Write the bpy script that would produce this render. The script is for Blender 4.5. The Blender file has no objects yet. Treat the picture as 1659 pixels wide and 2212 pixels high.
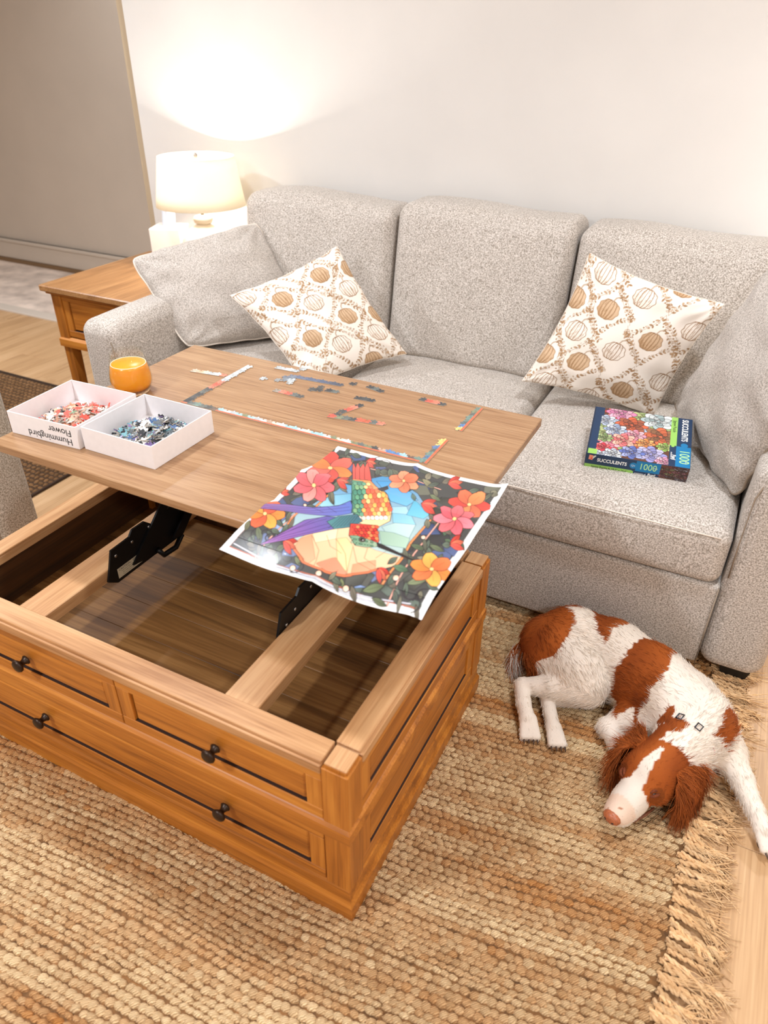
import bpy, bmesh, math, random
import numpy as np
from mathutils import Vector, Matrix
random.seed(7); rng = np.random.default_rng(7)
S = bpy.context.scene; COL = S.collection; PI = math.pi

# ------------------------------------------------------------------ camera
cam = bpy.data.cameras.new('camera'); camo = bpy.data.objects.new('camera', cam); COL.objects.link(camo)
R0 = [[0.8914754258817607, 0.45295135184231977, 0.010326563472350754],
      [0.2543335824772955, -0.48144371351378024, -0.8387647939335113],
      [-0.3749479882239644, 0.7503645937691065, -0.5443959795447847]]   # right, down, forward
m = Matrix.Identity(4)
for i in range(3):
    m[i][0] = R0[0][i]; m[i][1] = -R0[1][i]; m[i][2] = -R0[2][i]
m[2][3] = 1.5
camo.matrix_world = m
cam.sensor_fit = 'HORIZONTAL'; cam.sensor_width = 36.0; cam.lens = 36.0 * 1568.0 / 1659.0
cam.clip_start = 0.05; cam.clip_end = 60
cam.dof.use_dof = True; cam.dof.focus_distance = 1.95; cam.dof.aperture_fstop = 4.0
S.camera = camo

# ------------------------------------------------------------------ world, light, exposure
w = bpy.data.worlds.new('world'); S.world = w; w.use_nodes = True
w.node_tree.nodes['Background'].inputs[0].default_value = (1.0, 0.93, 0.86, 1)
w.node_tree.nodes['Background'].inputs[1].default_value = 0.25
S.view_settings.view_transform = 'Standard'; S.view_settings.look = 'None'
S.view_settings.exposure = 0.58; S.view_settings.gamma = 1.0; S.view_settings.use_curve_mapping = False
S.cycles.use_denoising = True
S.cycles.max_bounces = 10; S.cycles.diffuse_bounces = 5; S.cycles.transmission_bounces = 8; S.cycles.transparent_max_bounces = 12
S.cycles.sample_clamp_indirect = 6.0; S.cycles.caustics_reflective = False; S.cycles.caustics_refractive = False

def area(name, loc, size, power, col=(1, .9, .78), aim=None, spread=PI):
    l = bpy.data.lights.new(name, 'AREA'); l.shape = 'DISK'; l.size = size; l.energy = power; l.color = col; l.spread = spread
    o = bpy.data.objects.new(name, l); o.location = loc; COL.objects.link(o)
    if aim is not None:
        o.rotation_euler = (Vector(aim) - Vector(loc)).to_track_quat('-Z', 'Y').to_euler()
    return o
WARM = (0.87, 0.925, 1.0)
area('recessed_and_fill_light', (-1.8, 1.40, 2.46), 0.16, 16, WARM)
area('recessed_and_fill_light', (0.12, 1.42, 2.46), 0.16, 17, WARM)
area('recessed_and_fill_light', (-1.7, -0.75, 2.46), 0.22, 40, WARM)  # unseen front fill, added to lift the table's open inside
area('recessed_and_fill_light', (0.9, -0.75, 2.46), 0.22, 25, WARM)  # second unseen front fill, added to brighten rug and sofa base
area('recessed_and_fill_light', (-3.7, 1.30, 2.46), 0.16, 40, WARM)  # added fill, brightens the wall's left end and the floor there
area('recessed_and_fill_light', (-3.3, 3.45, 2.46), 0.16, 9, WARM)  # added fill for the hall, makes the far wall brighter towards its right
def bulb(name, loc, power, r, col=(1, .92, .8)):
    l = bpy.data.lights.new(name, 'POINT'); l.energy = power; l.shadow_soft_size = r; l.color = col
    o = bpy.data.objects.new(name, l); o.location = loc; COL.objects.link(o); return o
bulb('second_lamp_bulb', (0.62, 2.56, 1.05), 15, 0.06, (1, .985, .95))
bulb('low_fill_light', (1.7, 0.2, 1.5), 11, 0.16, (1, .95, .88))  # unseen soft fill added low at the right for sofa base, dog and rug

# ------------------------------------------------------------------ helpers
def lin(c):
    c = np.asarray(c, float) / 255.0
    return np.where(c <= .04045, c / 12.92, ((c + .055) / 1.055) ** 2.4)
def rgba(c): return tuple(lin(c)) + (1.0,)

def tag(o, label=None, cat=None, group=None, kind=None):
    for k, v in (('label', label), ('category', cat), ('group', group), ('kind', kind)):
        if v: o[k] = v
    return o
def thing(name, label, cat, loc=(0, 0, 0), group=None, rot=(0, 0, 0)):
    o = bpy.data.objects.new(name, None); COL.objects.link(o); o.location = loc; o.rotation_euler = rot
    o.empty_display_size = .05
    return tag(o, label, cat, group)
def root_loc(p):
    v = Vector((0, 0, 0))
    while p is not None: v = v + p.location; p = p.parent
    return v
def link(name, me, parent=None, loc=(0, 0, 0), rot=(0, 0, 0), smooth=False):
    o = bpy.data.objects.new(name, me); COL.objects.link(o); o.location = loc; o.rotation_euler = rot
    if parent is not None: o.parent = parent
    if smooth:
        me.polygons.foreach_set('use_smooth', np.ones(len(me.polygons), bool))
    return o
def me_from(name, V, F, mat=None):
    me = bpy.data.meshes.new(name)
    me.from_pydata([tuple(map(float, v)) for v in V], [], [tuple(map(int, f)) for f in F])
    if mat is not None: me.materials.append(mat)
    return me
def obj(name, VF, mat, parent=None, smooth=False, world=True):
    """one mesh object from (verts, faces); verts in world coordinates unless world=False"""
    V, F = VF; V = np.asarray(V, float)
    if parent is not None and world: V = V - np.array(root_loc(parent))
    return link(name, me_from(name, V, F, mat), parent, smooth=smooth)
class MB:
    def __init__(s): s.V = []; s.F = []
    def add(s, VF):
        V, F = VF; n = len(s.V); s.V += [tuple(v) for v in V]; s.F += [tuple(i + n for i in f) for f in F]; return s
    def vf(s): return s.V, s.F
_bev = {}
def box(x0, x1, y0, y1, z0, z1, b=.002, seg=1):
    """bevelled box"""
    if b <= 0:
        V = [(x, y, z) for x in (x0, x1) for y in (y0, y1) for z in (z0, z1)]
        return V, [(0, 1, 3, 2), (4, 6, 7, 5), (0, 4, 5, 1), (2, 3, 7, 6), (0, 2, 6, 4), (1, 5, 7, 3)]
    bm = bmesh.new(); bmesh.ops.create_cube(bm, size=1)
    for v in bm.verts:
        v.co = ((x0 + x1) / 2 + v.co.x * (x1 - x0), (y0 + y1) / 2 + v.co.y * (y1 - y0), (z0 + z1) / 2 + v.co.z * (z1 - z0))
    bmesh.ops.bevel(bm, geom=bm.edges[:], offset=b, segments=seg, affect='EDGES', profile=.5)
    bm.verts.index_update()
    r = ([tuple(v.co) for v in bm.verts], [tuple(v.index for v in f.verts) for f in bm.faces]); bm.free(); return r
def loft(rings, closed=True, cap0=True, cap1=True):
    n = len(rings[0]); V = [p for r in rings for p in r]; F = []
    for i in range(len(rings) - 1):
        for k in range(n if closed else n - 1):
            a = i * n + k; b = i * n + (k + 1) % n
            F.append((a, b, b + n, a + n))
    if cap0: F.append(tuple(range(n))[::-1])
    if cap1: F.append(tuple((len(rings) - 1) * n + k for k in range(n)))
    return V, F
def lathe(prof, c, seg=32, cap0=True, cap1=True):
    rings = [[(c[0] + r * math.cos(2 * PI * k / seg), c[1] + r * math.sin(2 * PI * k / seg), c[2] + z) for k in range(seg)] for r, z in prof]
    return loft(rings, True, cap0, cap1)
def tube(pts, r, seg=6, caps=True):
    pts = [Vector(p) for p in pts]; rings = []; n = len(pts)
    rr = r if hasattr(r, '__len__') else [r] * n
    up = Vector((0, 0, 1))
    for i, p in enumerate(pts):
        d = (pts[min(i + 1, n - 1)] - pts[max(i - 1, 0)]).normalized()
        a = d.cross(up)
        if a.length < 1e-3: a = d.cross(Vector((1, 0, 0)))
        a.normalize(); b = a.cross(d)
        rings.append([tuple(p + (a * math.cos(2 * PI * k / seg) + b * math.sin(2 * PI * k / seg)) * rr[i]) for k in range(seg)])
    return loft(rings, True, caps, caps)
def prism(poly, axis, d0, d1):
    """extrude a 2-D polygon along axis 0/1/2 between d0 and d1"""
    def P(p, d): q = list(p); q.insert(axis, d); return tuple(q)
    return loft([[P(p, d0) for p in poly], [P(p, d1) for p in poly]])
def rbox(x0, x1, y0, y1, z0, z1, r, n=10, crown=None, rn=4):
    """rounded, crowned soft block: cube grid projected on an inner box; crown: {axis sign: amount}"""
    c = np.array([(x0 + x1) / 2, (y0 + y1) / 2, (z0 + z1) / 2]); h = np.array([x1 - x0, y1 - y0, z1 - z0]) / 2
    V = []; F = []; idx = {}
    def axis_t(hh):
        inner = np.linspace(-(hh - r), hh - r, n + 1)
        e = hh - r + r * np.tan(np.linspace(0, PI / 4, rn + 1))[1:]
        return np.concatenate([-e[::-1], inner, e])
    T = [axis_t(x) for x in h]
    def vid(p):
        k = tuple(np.round(p, 6))
        if k in idx: return idx[k]
        p = np.array(p); q = np.clip(p, -(h - r), h - r); d = p - q; L = np.linalg.norm(d)
        o = q + d / L * r if L > 1e-9 else p.copy()
        if crown:
            for (ax, sg), am in crown.items():
                if p[ax] * sg > 0:
                    o2 = [i for i in range(3) if i != ax]
                    f = (1 - (p[o2[0]] / h[o2[0]]) ** 2) * (1 - (p[o2[1]] / h[o2[1]]) ** 2)
                    o[ax] += sg * am * max(f, 0) ** .7 * min(1, abs(p[ax]) / h[ax])
        idx[k] = len(V); V.append(o + c); return idx[k]
    for ax in range(3):
        a, b = [i for i in range(3) if i != ax]
        for sg in (-1, 1):
            for i in range(len(T[a]) - 1):
                for j in range(len(T[b]) - 1):
                    q = []
                    for di, dj in ((0, 0), (1, 0), (1, 1), (0, 1)):
                        p = [0, 0, 0]; p[ax] = sg * h[ax]; p[a] = T[a][i + di]; p[b] = T[b][j + dj]; q.append(vid(p))
                    if (sg > 0) == (ax == 1): q = q[::-1]
                    F.append(tuple(q))
    return V, F
def paint(me, cols, name='Col'):
    """per-vertex linear colours"""
    a = me.color_attributes.new(name, 'FLOAT_COLOR', 'POINT')
    c = np.ones((len(me.vertices), 4), np.float32); c[:, :3] = cols
    a.data.foreach_set('color', c.ravel())

# ------------------------------------------------------------------ materials
def newmat(name):
    m = bpy.data.materials.new(name); m.use_nodes = True; nt = m.node_tree
    return m, nt, nt.nodes['Principled BSDF']
def N(nt, t, **kw):
    n = nt.nodes.new(t)
    for k, v in kw.items():
        if isinstance(k, str) and hasattr(n, k): setattr(n, k, v)
    return n
def ramp(nt, stops, src):
    r = N(nt, 'ShaderNodeValToRGB'); e = r.color_ramp.elements
    while len(e) < len(stops): e.new(.5)
    for k, (p, c) in enumerate(stops): e[k].position = p; e[k].color = rgba(c)
    nt.links.new(src, r.inputs[0]); return r
def bump(nt, b, src, strength, dist=.002):
    n = N(nt, 'ShaderNodeBump'); n.inputs['Strength'].default_value = strength; n.inputs['Distance'].default_value = dist
    nt.links.new(src, n.inputs['Height']); nt.links.new(n.outputs[0], b.inputs['Normal'])
def plain(name, c, rough=.5, metal=0, noise=0.0, scale=40, spec=.5, **kw):
    m, nt, b = newmat(name)
    b.inputs['Base Color'].default_value = rgba(c); b.inputs['Roughness'].default_value = rough; b.inputs['Metallic'].default_value = metal
    b.inputs['Specular IOR Level'].default_value = spec
    if noise:
        t = N(nt, 'ShaderNodeTexCoord'); n = N(nt, 'ShaderNodeTexNoise'); n.inputs['Scale'].default_value = scale; n.inputs['Detail'].default_value = 5
        nt.links.new(t.outputs['Object'], n.inputs['Vector'])
        c = np.array(c, float)
        r = ramp(nt, [(.3, np.clip(c * (1 - noise), 0, 255)), (.7, np.clip(c * (1 + noise), 0, 255))], n.outputs[0])
        nt.links.new(r.outputs[0], b.inputs['Base Color']); bump(nt, b, n.outputs[0], .15)
    return m
def wood(name, stops, axis=0, rough=.4, fine=.35, scale=1.0, var=0.0, coord='Object', bumpy=.12):
    m, nt, b = newmat(name)
    t = N(nt, 'ShaderNodeTexCoord')
    oi = N(nt, 'ShaderNodeObjectInfo'); ad = N(nt, 'ShaderNodeVectorMath', operation='ADD')
    mulr = N(nt, 'ShaderNodeVectorMath', operation='SCALE'); mulr.inputs['Scale'].default_value = 7.0
    cmb = N(nt, 'ShaderNodeCombineXYZ')
    for i in range(3): nt.links.new(oi.outputs['Random'], cmb.inputs[i])
    nt.links.new(cmb.outputs[0], mulr.inputs[0])
    nt.links.new(t.outputs[coord], ad.inputs[0]); nt.links.new(mulr.outputs[0], ad.inputs[1])
    mp = N(nt, 'ShaderNodeMapping'); s = [11 * scale] * 3; s[axis] = .9 * scale; mp.inputs['Scale'].default_value = s
    nt.links.new(ad.outputs[0], mp.inputs['Vector'])
    n1 = N(nt, 'ShaderNodeTexNoise'); n1.inputs['Scale'].default_value = 1.6; n1.inputs['Detail'].default_value = 6; n1.inputs['Distortion'].default_value = .9
    nt.links.new(mp.outputs[0], n1.inputs['Vector'])
    mp2 = N(nt, 'ShaderNodeMapping'); s2 = [150 * scale] * 3; s2[axis] = 4 * scale; mp2.inputs['Scale'].default_value = s2
    nt.links.new(ad.outputs[0], mp2.inputs['Vector'])
    n2 = N(nt, 'ShaderNodeTexNoise'); n2.inputs['Scale'].default_value = 1.5; n2.inputs['Detail'].default_value = 3
    nt.links.new(mp2.outputs[0], n2.inputs['Vector'])
    mx = N(nt, 'ShaderNodeMix'); mx.data_type = 'FLOAT'; mx.inputs[0].default_value = fine
    nt.links.new(n1.outputs[0], mx.inputs[2]); nt.links.new(n2.outputs[0], mx.inputs[3])
    r = ramp(nt, stops, mx.outputs[0])
    src = r.outputs[0]
    if var:
        hsv = N(nt, 'ShaderNodeHueSaturation')
        mr = N(nt, 'ShaderNodeMapRange'); mr.inputs[3].default_value = 1 - var; mr.inputs[4].default_value = 1 + var
        nt.links.new(oi.outputs['Random'], mr.inputs[0]); nt.links.new(mr.outputs[0], hsv.inputs['Value'])
        nt.links.new(src, hsv.inputs['Color']); src = hsv.outputs[0]
    nt.links.new(src, b.inputs['Base Color']); b.inputs['Roughness'].default_value = rough
    bump(nt, b, n2.outputs[0], bumpy, .001)
    return m
def fabric(name, dark, light, scale=230, rough=.95, st=(1, 1, 1), lo=.38, hi=.62, b_=.35):
    m, nt, b = newmat(name)
    t = N(nt, 'ShaderNodeTexCoord'); mp = N(nt, 'ShaderNodeMapping'); mp.inputs['Scale'].default_value = st
    nt.links.new(t.outputs['Object'], mp.inputs['Vector'])
    n = N(nt, 'ShaderNodeTexNoise'); n.inputs['Scale'].default_value = scale; n.inputs['Detail'].default_value = 4; n.inputs['Roughness'].default_value = .65
    nt.links.new(mp.outputs[0], n.inputs['Vector'])
    r = ramp(nt, [(lo, dark), (hi, light)], n.outputs[0])
    nt.links.new(r.outputs[0], b.inputs['Base Color']); b.inputs['Roughness'].default_value = rough
    b.inputs['Specular IOR Level'].default_value = .15; b.inputs['Sheen Weight'].default_value = .15
    bump(nt, b, n.outputs[0], b_, .0015)
    return m
def attr_mat(name, rough=.5, spec=.4, coat=0, bscale=0, bstr=.2, attr='Col', st=(1, 1, 1)):
    m, nt, b = newmat(name)
    a = N(nt, 'ShaderNodeAttribute'); a.attribute_name = attr
    nt.links.new(a.outputs['Color'], b.inputs['Base Color'])
    b.inputs['Roughness'].default_value = rough; b.inputs['Specular IOR Level'].default_value = spec; b.inputs['Coat Weight'].default_value = coat
    if bscale:
        t = N(nt, 'ShaderNodeTexCoord'); mp = N(nt, 'ShaderNodeMapping'); mp.inputs['Scale'].default_value = st
        n = N(nt, 'ShaderNodeTexNoise'); n.inputs['Scale'].default_value = bscale; n.inputs['Detail'].default_value = 4
        nt.links.new(t.outputs['Object'], mp.inputs['Vector']); nt.links.new(mp.outputs[0], n.inputs['Vector']); bump(nt, b, n.outputs[0], bstr, .002)
    return m
M = {}
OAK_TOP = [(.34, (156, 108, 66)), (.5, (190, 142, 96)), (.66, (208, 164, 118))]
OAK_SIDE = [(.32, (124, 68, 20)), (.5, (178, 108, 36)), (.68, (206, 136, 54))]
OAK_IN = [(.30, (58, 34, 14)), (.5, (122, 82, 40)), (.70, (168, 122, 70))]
for ax, k in ((0, 'x'), (1, 'y'), (2, 'z')):
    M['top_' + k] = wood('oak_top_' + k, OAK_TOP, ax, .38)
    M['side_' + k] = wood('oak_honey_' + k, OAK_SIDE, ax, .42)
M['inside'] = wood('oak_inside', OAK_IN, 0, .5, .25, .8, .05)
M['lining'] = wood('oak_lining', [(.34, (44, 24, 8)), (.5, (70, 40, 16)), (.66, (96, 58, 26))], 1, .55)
M['tabletop'] = wood('oak_lift_top', [(.30, (126, 88, 56)), (.48, (158, 119, 83)), (.62, (175, 138, 101))], 0, .33, .6, 1.5, bumpy=.08)
M['end_top'] = wood('oak_end_top', [(.30, (120, 80, 44)), (.48, (156, 110, 66)), (.62, (178, 134, 88))], 1, .35, .6, 1.3, bumpy=.08)
M['floor'] = wood('pale_oak_floor', [(.3, (158, 120, 80)), (.5, (192, 153, 110)), (.7, (210, 174, 132))], 1, .45, .45, .8, .06)
M['sofa'] = fabric('heather_beige_fabric', (144, 134, 122), (218, 209, 200), 240)
M['sofa_pillow'] = fabric('heather_beige_pillow_fabric', (152, 143, 133), (212, 203, 194), 250, st=(1, 1, 1))
M['arm_fabric'] = fabric('armchair_fabric', (140, 128, 108), (212, 202, 186), 200)
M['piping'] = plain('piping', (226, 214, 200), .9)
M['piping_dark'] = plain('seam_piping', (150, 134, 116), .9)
M['black'] = plain('black_metal', (10, 10, 11), .45, .3)
M['blackplastic'] = plain('black_plastic', (16, 15, 15), .5)
M['bronze'] = plain('dark_bronze', (52, 36, 24), .38, .55)
M['steel'] = plain('screw_steel', (200, 200, 200), .3, 1)
M['wall'] = plain('wall_paint', (215, 210, 204), .9, 0, .012, 3, .2)
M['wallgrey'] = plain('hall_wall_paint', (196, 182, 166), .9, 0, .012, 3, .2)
M['wall_end'] = plain('wall_end_brown', (178, 158, 130), .9)
M['ceiling'] = plain('ceiling_paint', (236, 232, 226), .95)
M['trim'] = plain('trim_paint', (206, 194, 180), .55)
M['tile'] = plain('hall_tile', (222, 204, 190), .35, 0, .16, 7)
M['white_card'] = plain('white_card', (236, 231, 230), .6, 0, .01, 60)
M['ink'] = plain('black_ink', (20, 20, 22), .6)
M['caution'] = plain('caution_label_paper', (196, 180, 150), .6)
M['cream'] = plain('cream_ceramic', (236, 224, 204), .35)
M['tissue'] = plain('tissue_paper', (214, 220, 228), .9)
M['tissue_box'] = plain('tissue_cover', (236, 222, 212), .6)
M['coaster'] = plain('cork_coaster', (206, 176, 140), .8, 0, .2, 200)
M['brass'] = plain('lamp_brass', (170, 160, 150), .3, 1)

# ------------------------------------------------------------------ setting
FZ = -0.014
def plank_floor():
    fl = tag(obj('floor', box(-7.2, 2.4, -2.4, 4.1, FZ - .06, FZ - .012, 0), plain('subfloor', (120, 84, 50), .8)), kind='structure')
    pw = .185; seed = random.Random(3); shared = {}
    x = -6.4 + .009; i = 0
    while x < 1.3:
        y = -1.6 + (i * .53) % 1.25
        ys = [-1.6] + [y + 1.25 * k for k in range(0, 5) if -1.5 < y + 1.25 * k < 3.0] + [3.14]
        for a, b in zip(ys[:-1], ys[1:]):
            if b - a < .05: continue
            key = round(b - a, 3)
            if key not in shared:
                shared[key] = me_from('plank', *box(-pw / 2 + .0006, pw / 2 - .0006, -(b - a) / 2 + .0006, (b - a) / 2 - .0006, -.0125, 0, .0012), M['floor'])
            o = link('plank', shared[key], fl, (x + pw / 2, (a + b) / 2, FZ))
        x += pw; i += 1
    return fl
plank_floor()
tag(obj('floor', box(-7.2, -2.0, 3.16, 4.0, FZ - .011, FZ + .004, .001), M['tile']), kind='structure')
tag(obj('trim_1', box(-7.2, -2.0, 3.085, 3.17, FZ - .01, FZ + .012, .004), M['trim']), kind='structure')
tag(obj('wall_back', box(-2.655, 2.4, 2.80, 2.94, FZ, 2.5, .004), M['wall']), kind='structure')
tag(obj('wall_end_strip', box(-2.704, -2.655, 2.82, 2.94, FZ, 2.5, .002), M['wall_end']), kind='structure')  # narrow darker brown strip along the left end of the back wall
tag(obj('baseboard_back', box(-2.65, 2.4, 2.785, 2.80, FZ, .12, .003), M['trim']), kind='structure')
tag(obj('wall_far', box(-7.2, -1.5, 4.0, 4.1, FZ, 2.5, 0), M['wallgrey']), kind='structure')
bb = MB().add(box(-7.2, -1.5, 3.975, 4.0, FZ + .03, .165, .004)).add(box(-7.2, -1.5, 3.965, 4.0, .14, .165, .004))
tag(obj('baseboard_far', bb.vf(), M['wallgrey']), kind='structure')
tag(obj('baseboard_shade', box(-7.2, -1.5, 3.955, 4.0, FZ, FZ + .03, .002), plain('baseboard_shade_brown', (120, 92, 62), .6)), kind='structure')  # dark brown strip painting the shadow line under the far baseboard
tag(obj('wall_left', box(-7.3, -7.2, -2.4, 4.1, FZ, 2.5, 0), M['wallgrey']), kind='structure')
tag(obj('wall_right', box(2.4, 2.5, -2.4, 2.94, FZ, 2.5, 0), M['wall']), kind='structure')
tag(obj('wall_front', box(-7.2, 2.4, -2.5, -2.4, FZ, 2.5, 0), M['wall']), kind='structure')
tag(obj('ceiling', box(-7.3, 2.5, -2.5, 4.1, 2.5, 2.56, 0), M['ceiling']), kind='structure')
# ------------------------------------------------------------------ jute rug
def dome_nubs(cx, cy, sx, sy, sz, ang, z0, seg=8):
    """many small domes as one mesh (arrays)"""
    n = len(cx); prof = [(1.0, .0), (.93, .45), (.6, .84)]
    th = np.arange(seg) * 2 * PI / seg
    jit = np.random.default_rng(17)
    base = np.array([[r * math.cos(t), r * math.sin(t), z] for r, z in prof for t in th] + [[0, 0, 1.0]])
    F = []
    for k in range(2):
        for j in range(seg): F.append((k * seg + j, k * seg + (j + 1) % seg, (k + 1) * seg + (j + 1) % seg, (k + 1) * seg + j))
    T = [(2 * seg + j, 2 * seg + (j + 1) % seg, 3 * seg) for j in range(seg)]
    ca, sa = np.cos(ang), np.sin(ang); lump = jit.normal(1, .09, (n, len(base)))
    X = base[None, :, 0] * sx[:, None] * lump; Y = base[None, :, 1] * sy[:, None]; Z = base[None, :, 2] * sz[:, None] * (lump + .22 * base[None, :, 0] * jit.normal(0, 1, (n, 1)))
    V = np.stack([cx[:, None] + X * ca[:, None] - Y * sa[:, None], cy[:, None] + X * sa[:, None] + Y * ca[:, None], z0 + Z], -1).reshape(-1, 3)
    nb = len(base); off = (np.arange(n) * nb)
    q = (np.array(F)[None] + off[:, None, None]).reshape(-1, 4); t = (np.array(T)[None] + off[:, None, None]).reshape(-1, 3)
    return V, q, t, nb
def big_mesh(name, V, q, t, mat):
    me = bpy.data.meshes.new(name)
    me.vertices.add(len(V)); me.vertices.foreach_set('co', V.astype(np.float32).ravel())
    lv = np.concatenate([q.ravel(), t.ravel()]).astype(np.int32); me.loops.add(len(lv)); me.loops.foreach_set('vertex_index', lv)
    st = np.concatenate([np.arange(len(q)) * 4, len(q) * 4 + np.arange(len(t)) * 3]).astype(np.int32)
    me.polygons.add(len(st)); me.polygons.foreach_set('loop_start', st)
    me.polygons.foreach_set('use_smooth', np.ones(len(st), bool)); me.update(calc_edges=True); me.validate()
    if mat: me.materials.append(mat)
    return me
M['jute'] = attr_mat('jute_yarn', .9, .15)
nt = M['jute'].node_tree; b = nt.nodes['Principled BSDF']
t = N(nt, 'ShaderNodeTexCoord'); mp = N(nt, 'ShaderNodeMapping'); mp.inputs['Rotation'].default_value = (0, 0, .75); nt.links.new(t.outputs['Object'], mp.inputs['Vector'])
wv = N(nt, 'ShaderNodeTexWave'); wv.inputs['Scale'].default_value = 85; wv.inputs['Distortion'].default_value = 3.5; wv.inputs['Detail'].default_value = 3; wv.inputs['Detail Scale'].default_value = 2.2
nt.links.new(mp.outputs[0], wv.inputs['Vector']); bump(nt, b, wv.outputs[0], .8, .0035)
at = [n for n in nt.nodes if n.type == 'ATTRIBUTE'][0]; mm = N(nt, 'ShaderNodeMix'); mm.data_type = 'RGBA'; mm.blend_type = 'MULTIPLY'; mm.inputs[0].default_value = .55
rr = ramp(nt, [(.15, (204, 184, 160)), (.6, (255, 255, 255))], wv.outputs[0]); nt.links.new(at.outputs['Color'], mm.inputs[6]); nt.links.new(rr.outputs[0], mm.inputs[7]); nt.links.new(mm.outputs[2], b.inputs['Base Color'])
rug = thing('jute_rug', 'chunky woven natural jute rug with a frayed fringe under the coffee table', 'rug', (-.6, 1.0, FZ))
obj('backing', box(-1.7, .19, .05, 2.3, FZ, FZ + .008, .003), plain('jute_backing', (112, 78, 44), .95, 0, .25, 60), rug)
def build_pile():
    rows = []; y = .10; r = 0
    P, Q = [], []; RW = []; SC = []
    dx = .0174
    while y < 2.02:
        dy = .0158 * (1 + .16 * math.sin(r * .83) + .1 * math.sin(r * 2.1))
        x = -1.62 + (r * .37 % 1) * dx
        nx = int((.188 - x) / dx); xs = x + np.arange(nx) * dx
        ys = y + .085 * (xs + .4) + .009 * np.sin(xs * 5.0 + .6) + .0025 * np.sin(xs * 11 + r * .15)
        P.append(xs); Q.append(ys); RW.append(np.full(nx, r)); SC.append(np.full(nx, dy / .0158)); y += dy; r += 1
    x = np.concatenate(P); y = np.concatenate(Q); rw = np.concatenate(RW); sc = np.concatenate(SC)
    keep = ~((x < -.425) & (y > .71) & (y < 1.37)) & (y > .06) & ((x > -1.0) | (y < .75) | (y > 1.4)) & (y < 1.98) & ~((y > 1.8) & (x < -.6))
    # skip what no view near the photograph's can show: beyond the table's left side
    keep &= ~((y > 1.36) & (x < -.75))
    x, y, rw, sc = x[keep], y[keep], rw[keep], sc[keep]; n = len(x)
    x = x + rng.normal(0, .0014, n); y = y + rng.normal(0, .0008, n)
    s = rng.uniform(.92, 1.12, n)
    V, q, t, nb = dome_nubs(x, y, .0118 * s, .0080 * s * sc, .0098 * s * rng.uniform(.8, 1.15, n), rng.normal(.22, .16, n), FZ + .006, 10)
    me = big_mesh('woven_pile', V - np.array([-.6, 1.0, FZ]), q, t, M['jute'])
    rowc = np.interp(np.arange(rw.max() + 1) * .30, np.arange(200), rng.normal(0, 1, 200))
    seg = np.interp(x * 2.3 + (rw // 3) * 7.7, np.arange(-20, 2000), rng.normal(0, 1, 2020))
    rown = .55 * rowc[rw] + .7 * seg
    tone = np.clip(.62 + .13 * rown + rng.normal(0, .10, n), 0, 1)
    orange = np.clip(.20 - .45 * rown + rng.normal(0, .15, n), 0, 1)
    a, b_, o_ = lin((170, 120, 68)), lin((252, 224, 178)), lin((206, 132, 58))
    c = a + (b_ - a) * tone[:, None]; c = c + (o_ - c) * (orange * .55)[:, None]
    paint(me, np.repeat(c, nb, 0))
    o = link('woven_pile', me, rug); o['kind'] = 'stuff'
build_pile()
def tassel_mesh(sd):
    """a twisted cord whose end comes apart into loose strands"""
    R = random.Random(sd); mb = MB(); L = R.uniform(.105, .145); bend = R.uniform(-.020, .020); un = R.choice([.3, .5, .7, .8]); nk = 2
    for k in range(nk):
        ph = k * 2 * PI / nk; pts = []; tw = R.uniform(22, 30)
        for i in range(22):
            u = i / 21 * (un + .12)
            pts.append((L * u, bend * u * u + .0030 * math.cos(ph + tw * u), .0100 - .004 * u + .0028 * math.sin(ph + tw * u)))
        mb.add(tube(pts, [.0037] * 19 + [.0034, .0028, .0018], 5, False))
    for k in range(11):
        ph = R.uniform(0, 2 * PI); pts = []; Lk = L * R.uniform(.72, 1.12); sp = R.gauss(0, .016); wv = R.uniform(-.005, .005); f = R.uniform(5, 11); u0 = un * R.uniform(.7, 1.0)
        for i in range(7):
            u = u0 + (1 - u0) * i / 6; d = (u - u0) / (1 - u0)
            pts.append((Lk * u, bend * u * u + .004 * math.cos(ph) * (1 - d) + sp * d ** 1.3 + wv * math.sin(f * d), max(.0015, .0115 - .006 * u + .004 * math.sin(ph) * (1 - d) - .003 * d + .003 * math.sin(f * d + ph) * d)))
        mb.add(tube(pts, [.0015 * (1 - .45 * i / 6) for i in range(7)], 3, False))
    return me_from('tassel', *mb.vf(), M['fringe'])
M['fringe'] = wood('jute_fringe', [(.3, (170, 126, 80)), (.5, (214, 174, 126)), (.7, (238, 206, 164))], 0, .9, .5, 2.0, .20)
TM = [tassel_mesh(k) for k in range(10)]
y = .36
while y < 2.05:
    o = link('tassel', random.choice(TM), rug, (.174 - (-.6) + random.uniform(-.006, .008), y - 1.0, .003), (random.uniform(-.3, .3), 0, random.gauss(-.05, .17)), smooth=True)
    o.scale = (random.uniform(.75, 1.05), random.uniform(.9, 1.3), 1)
    y += random.uniform(.0085, .0135)

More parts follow.
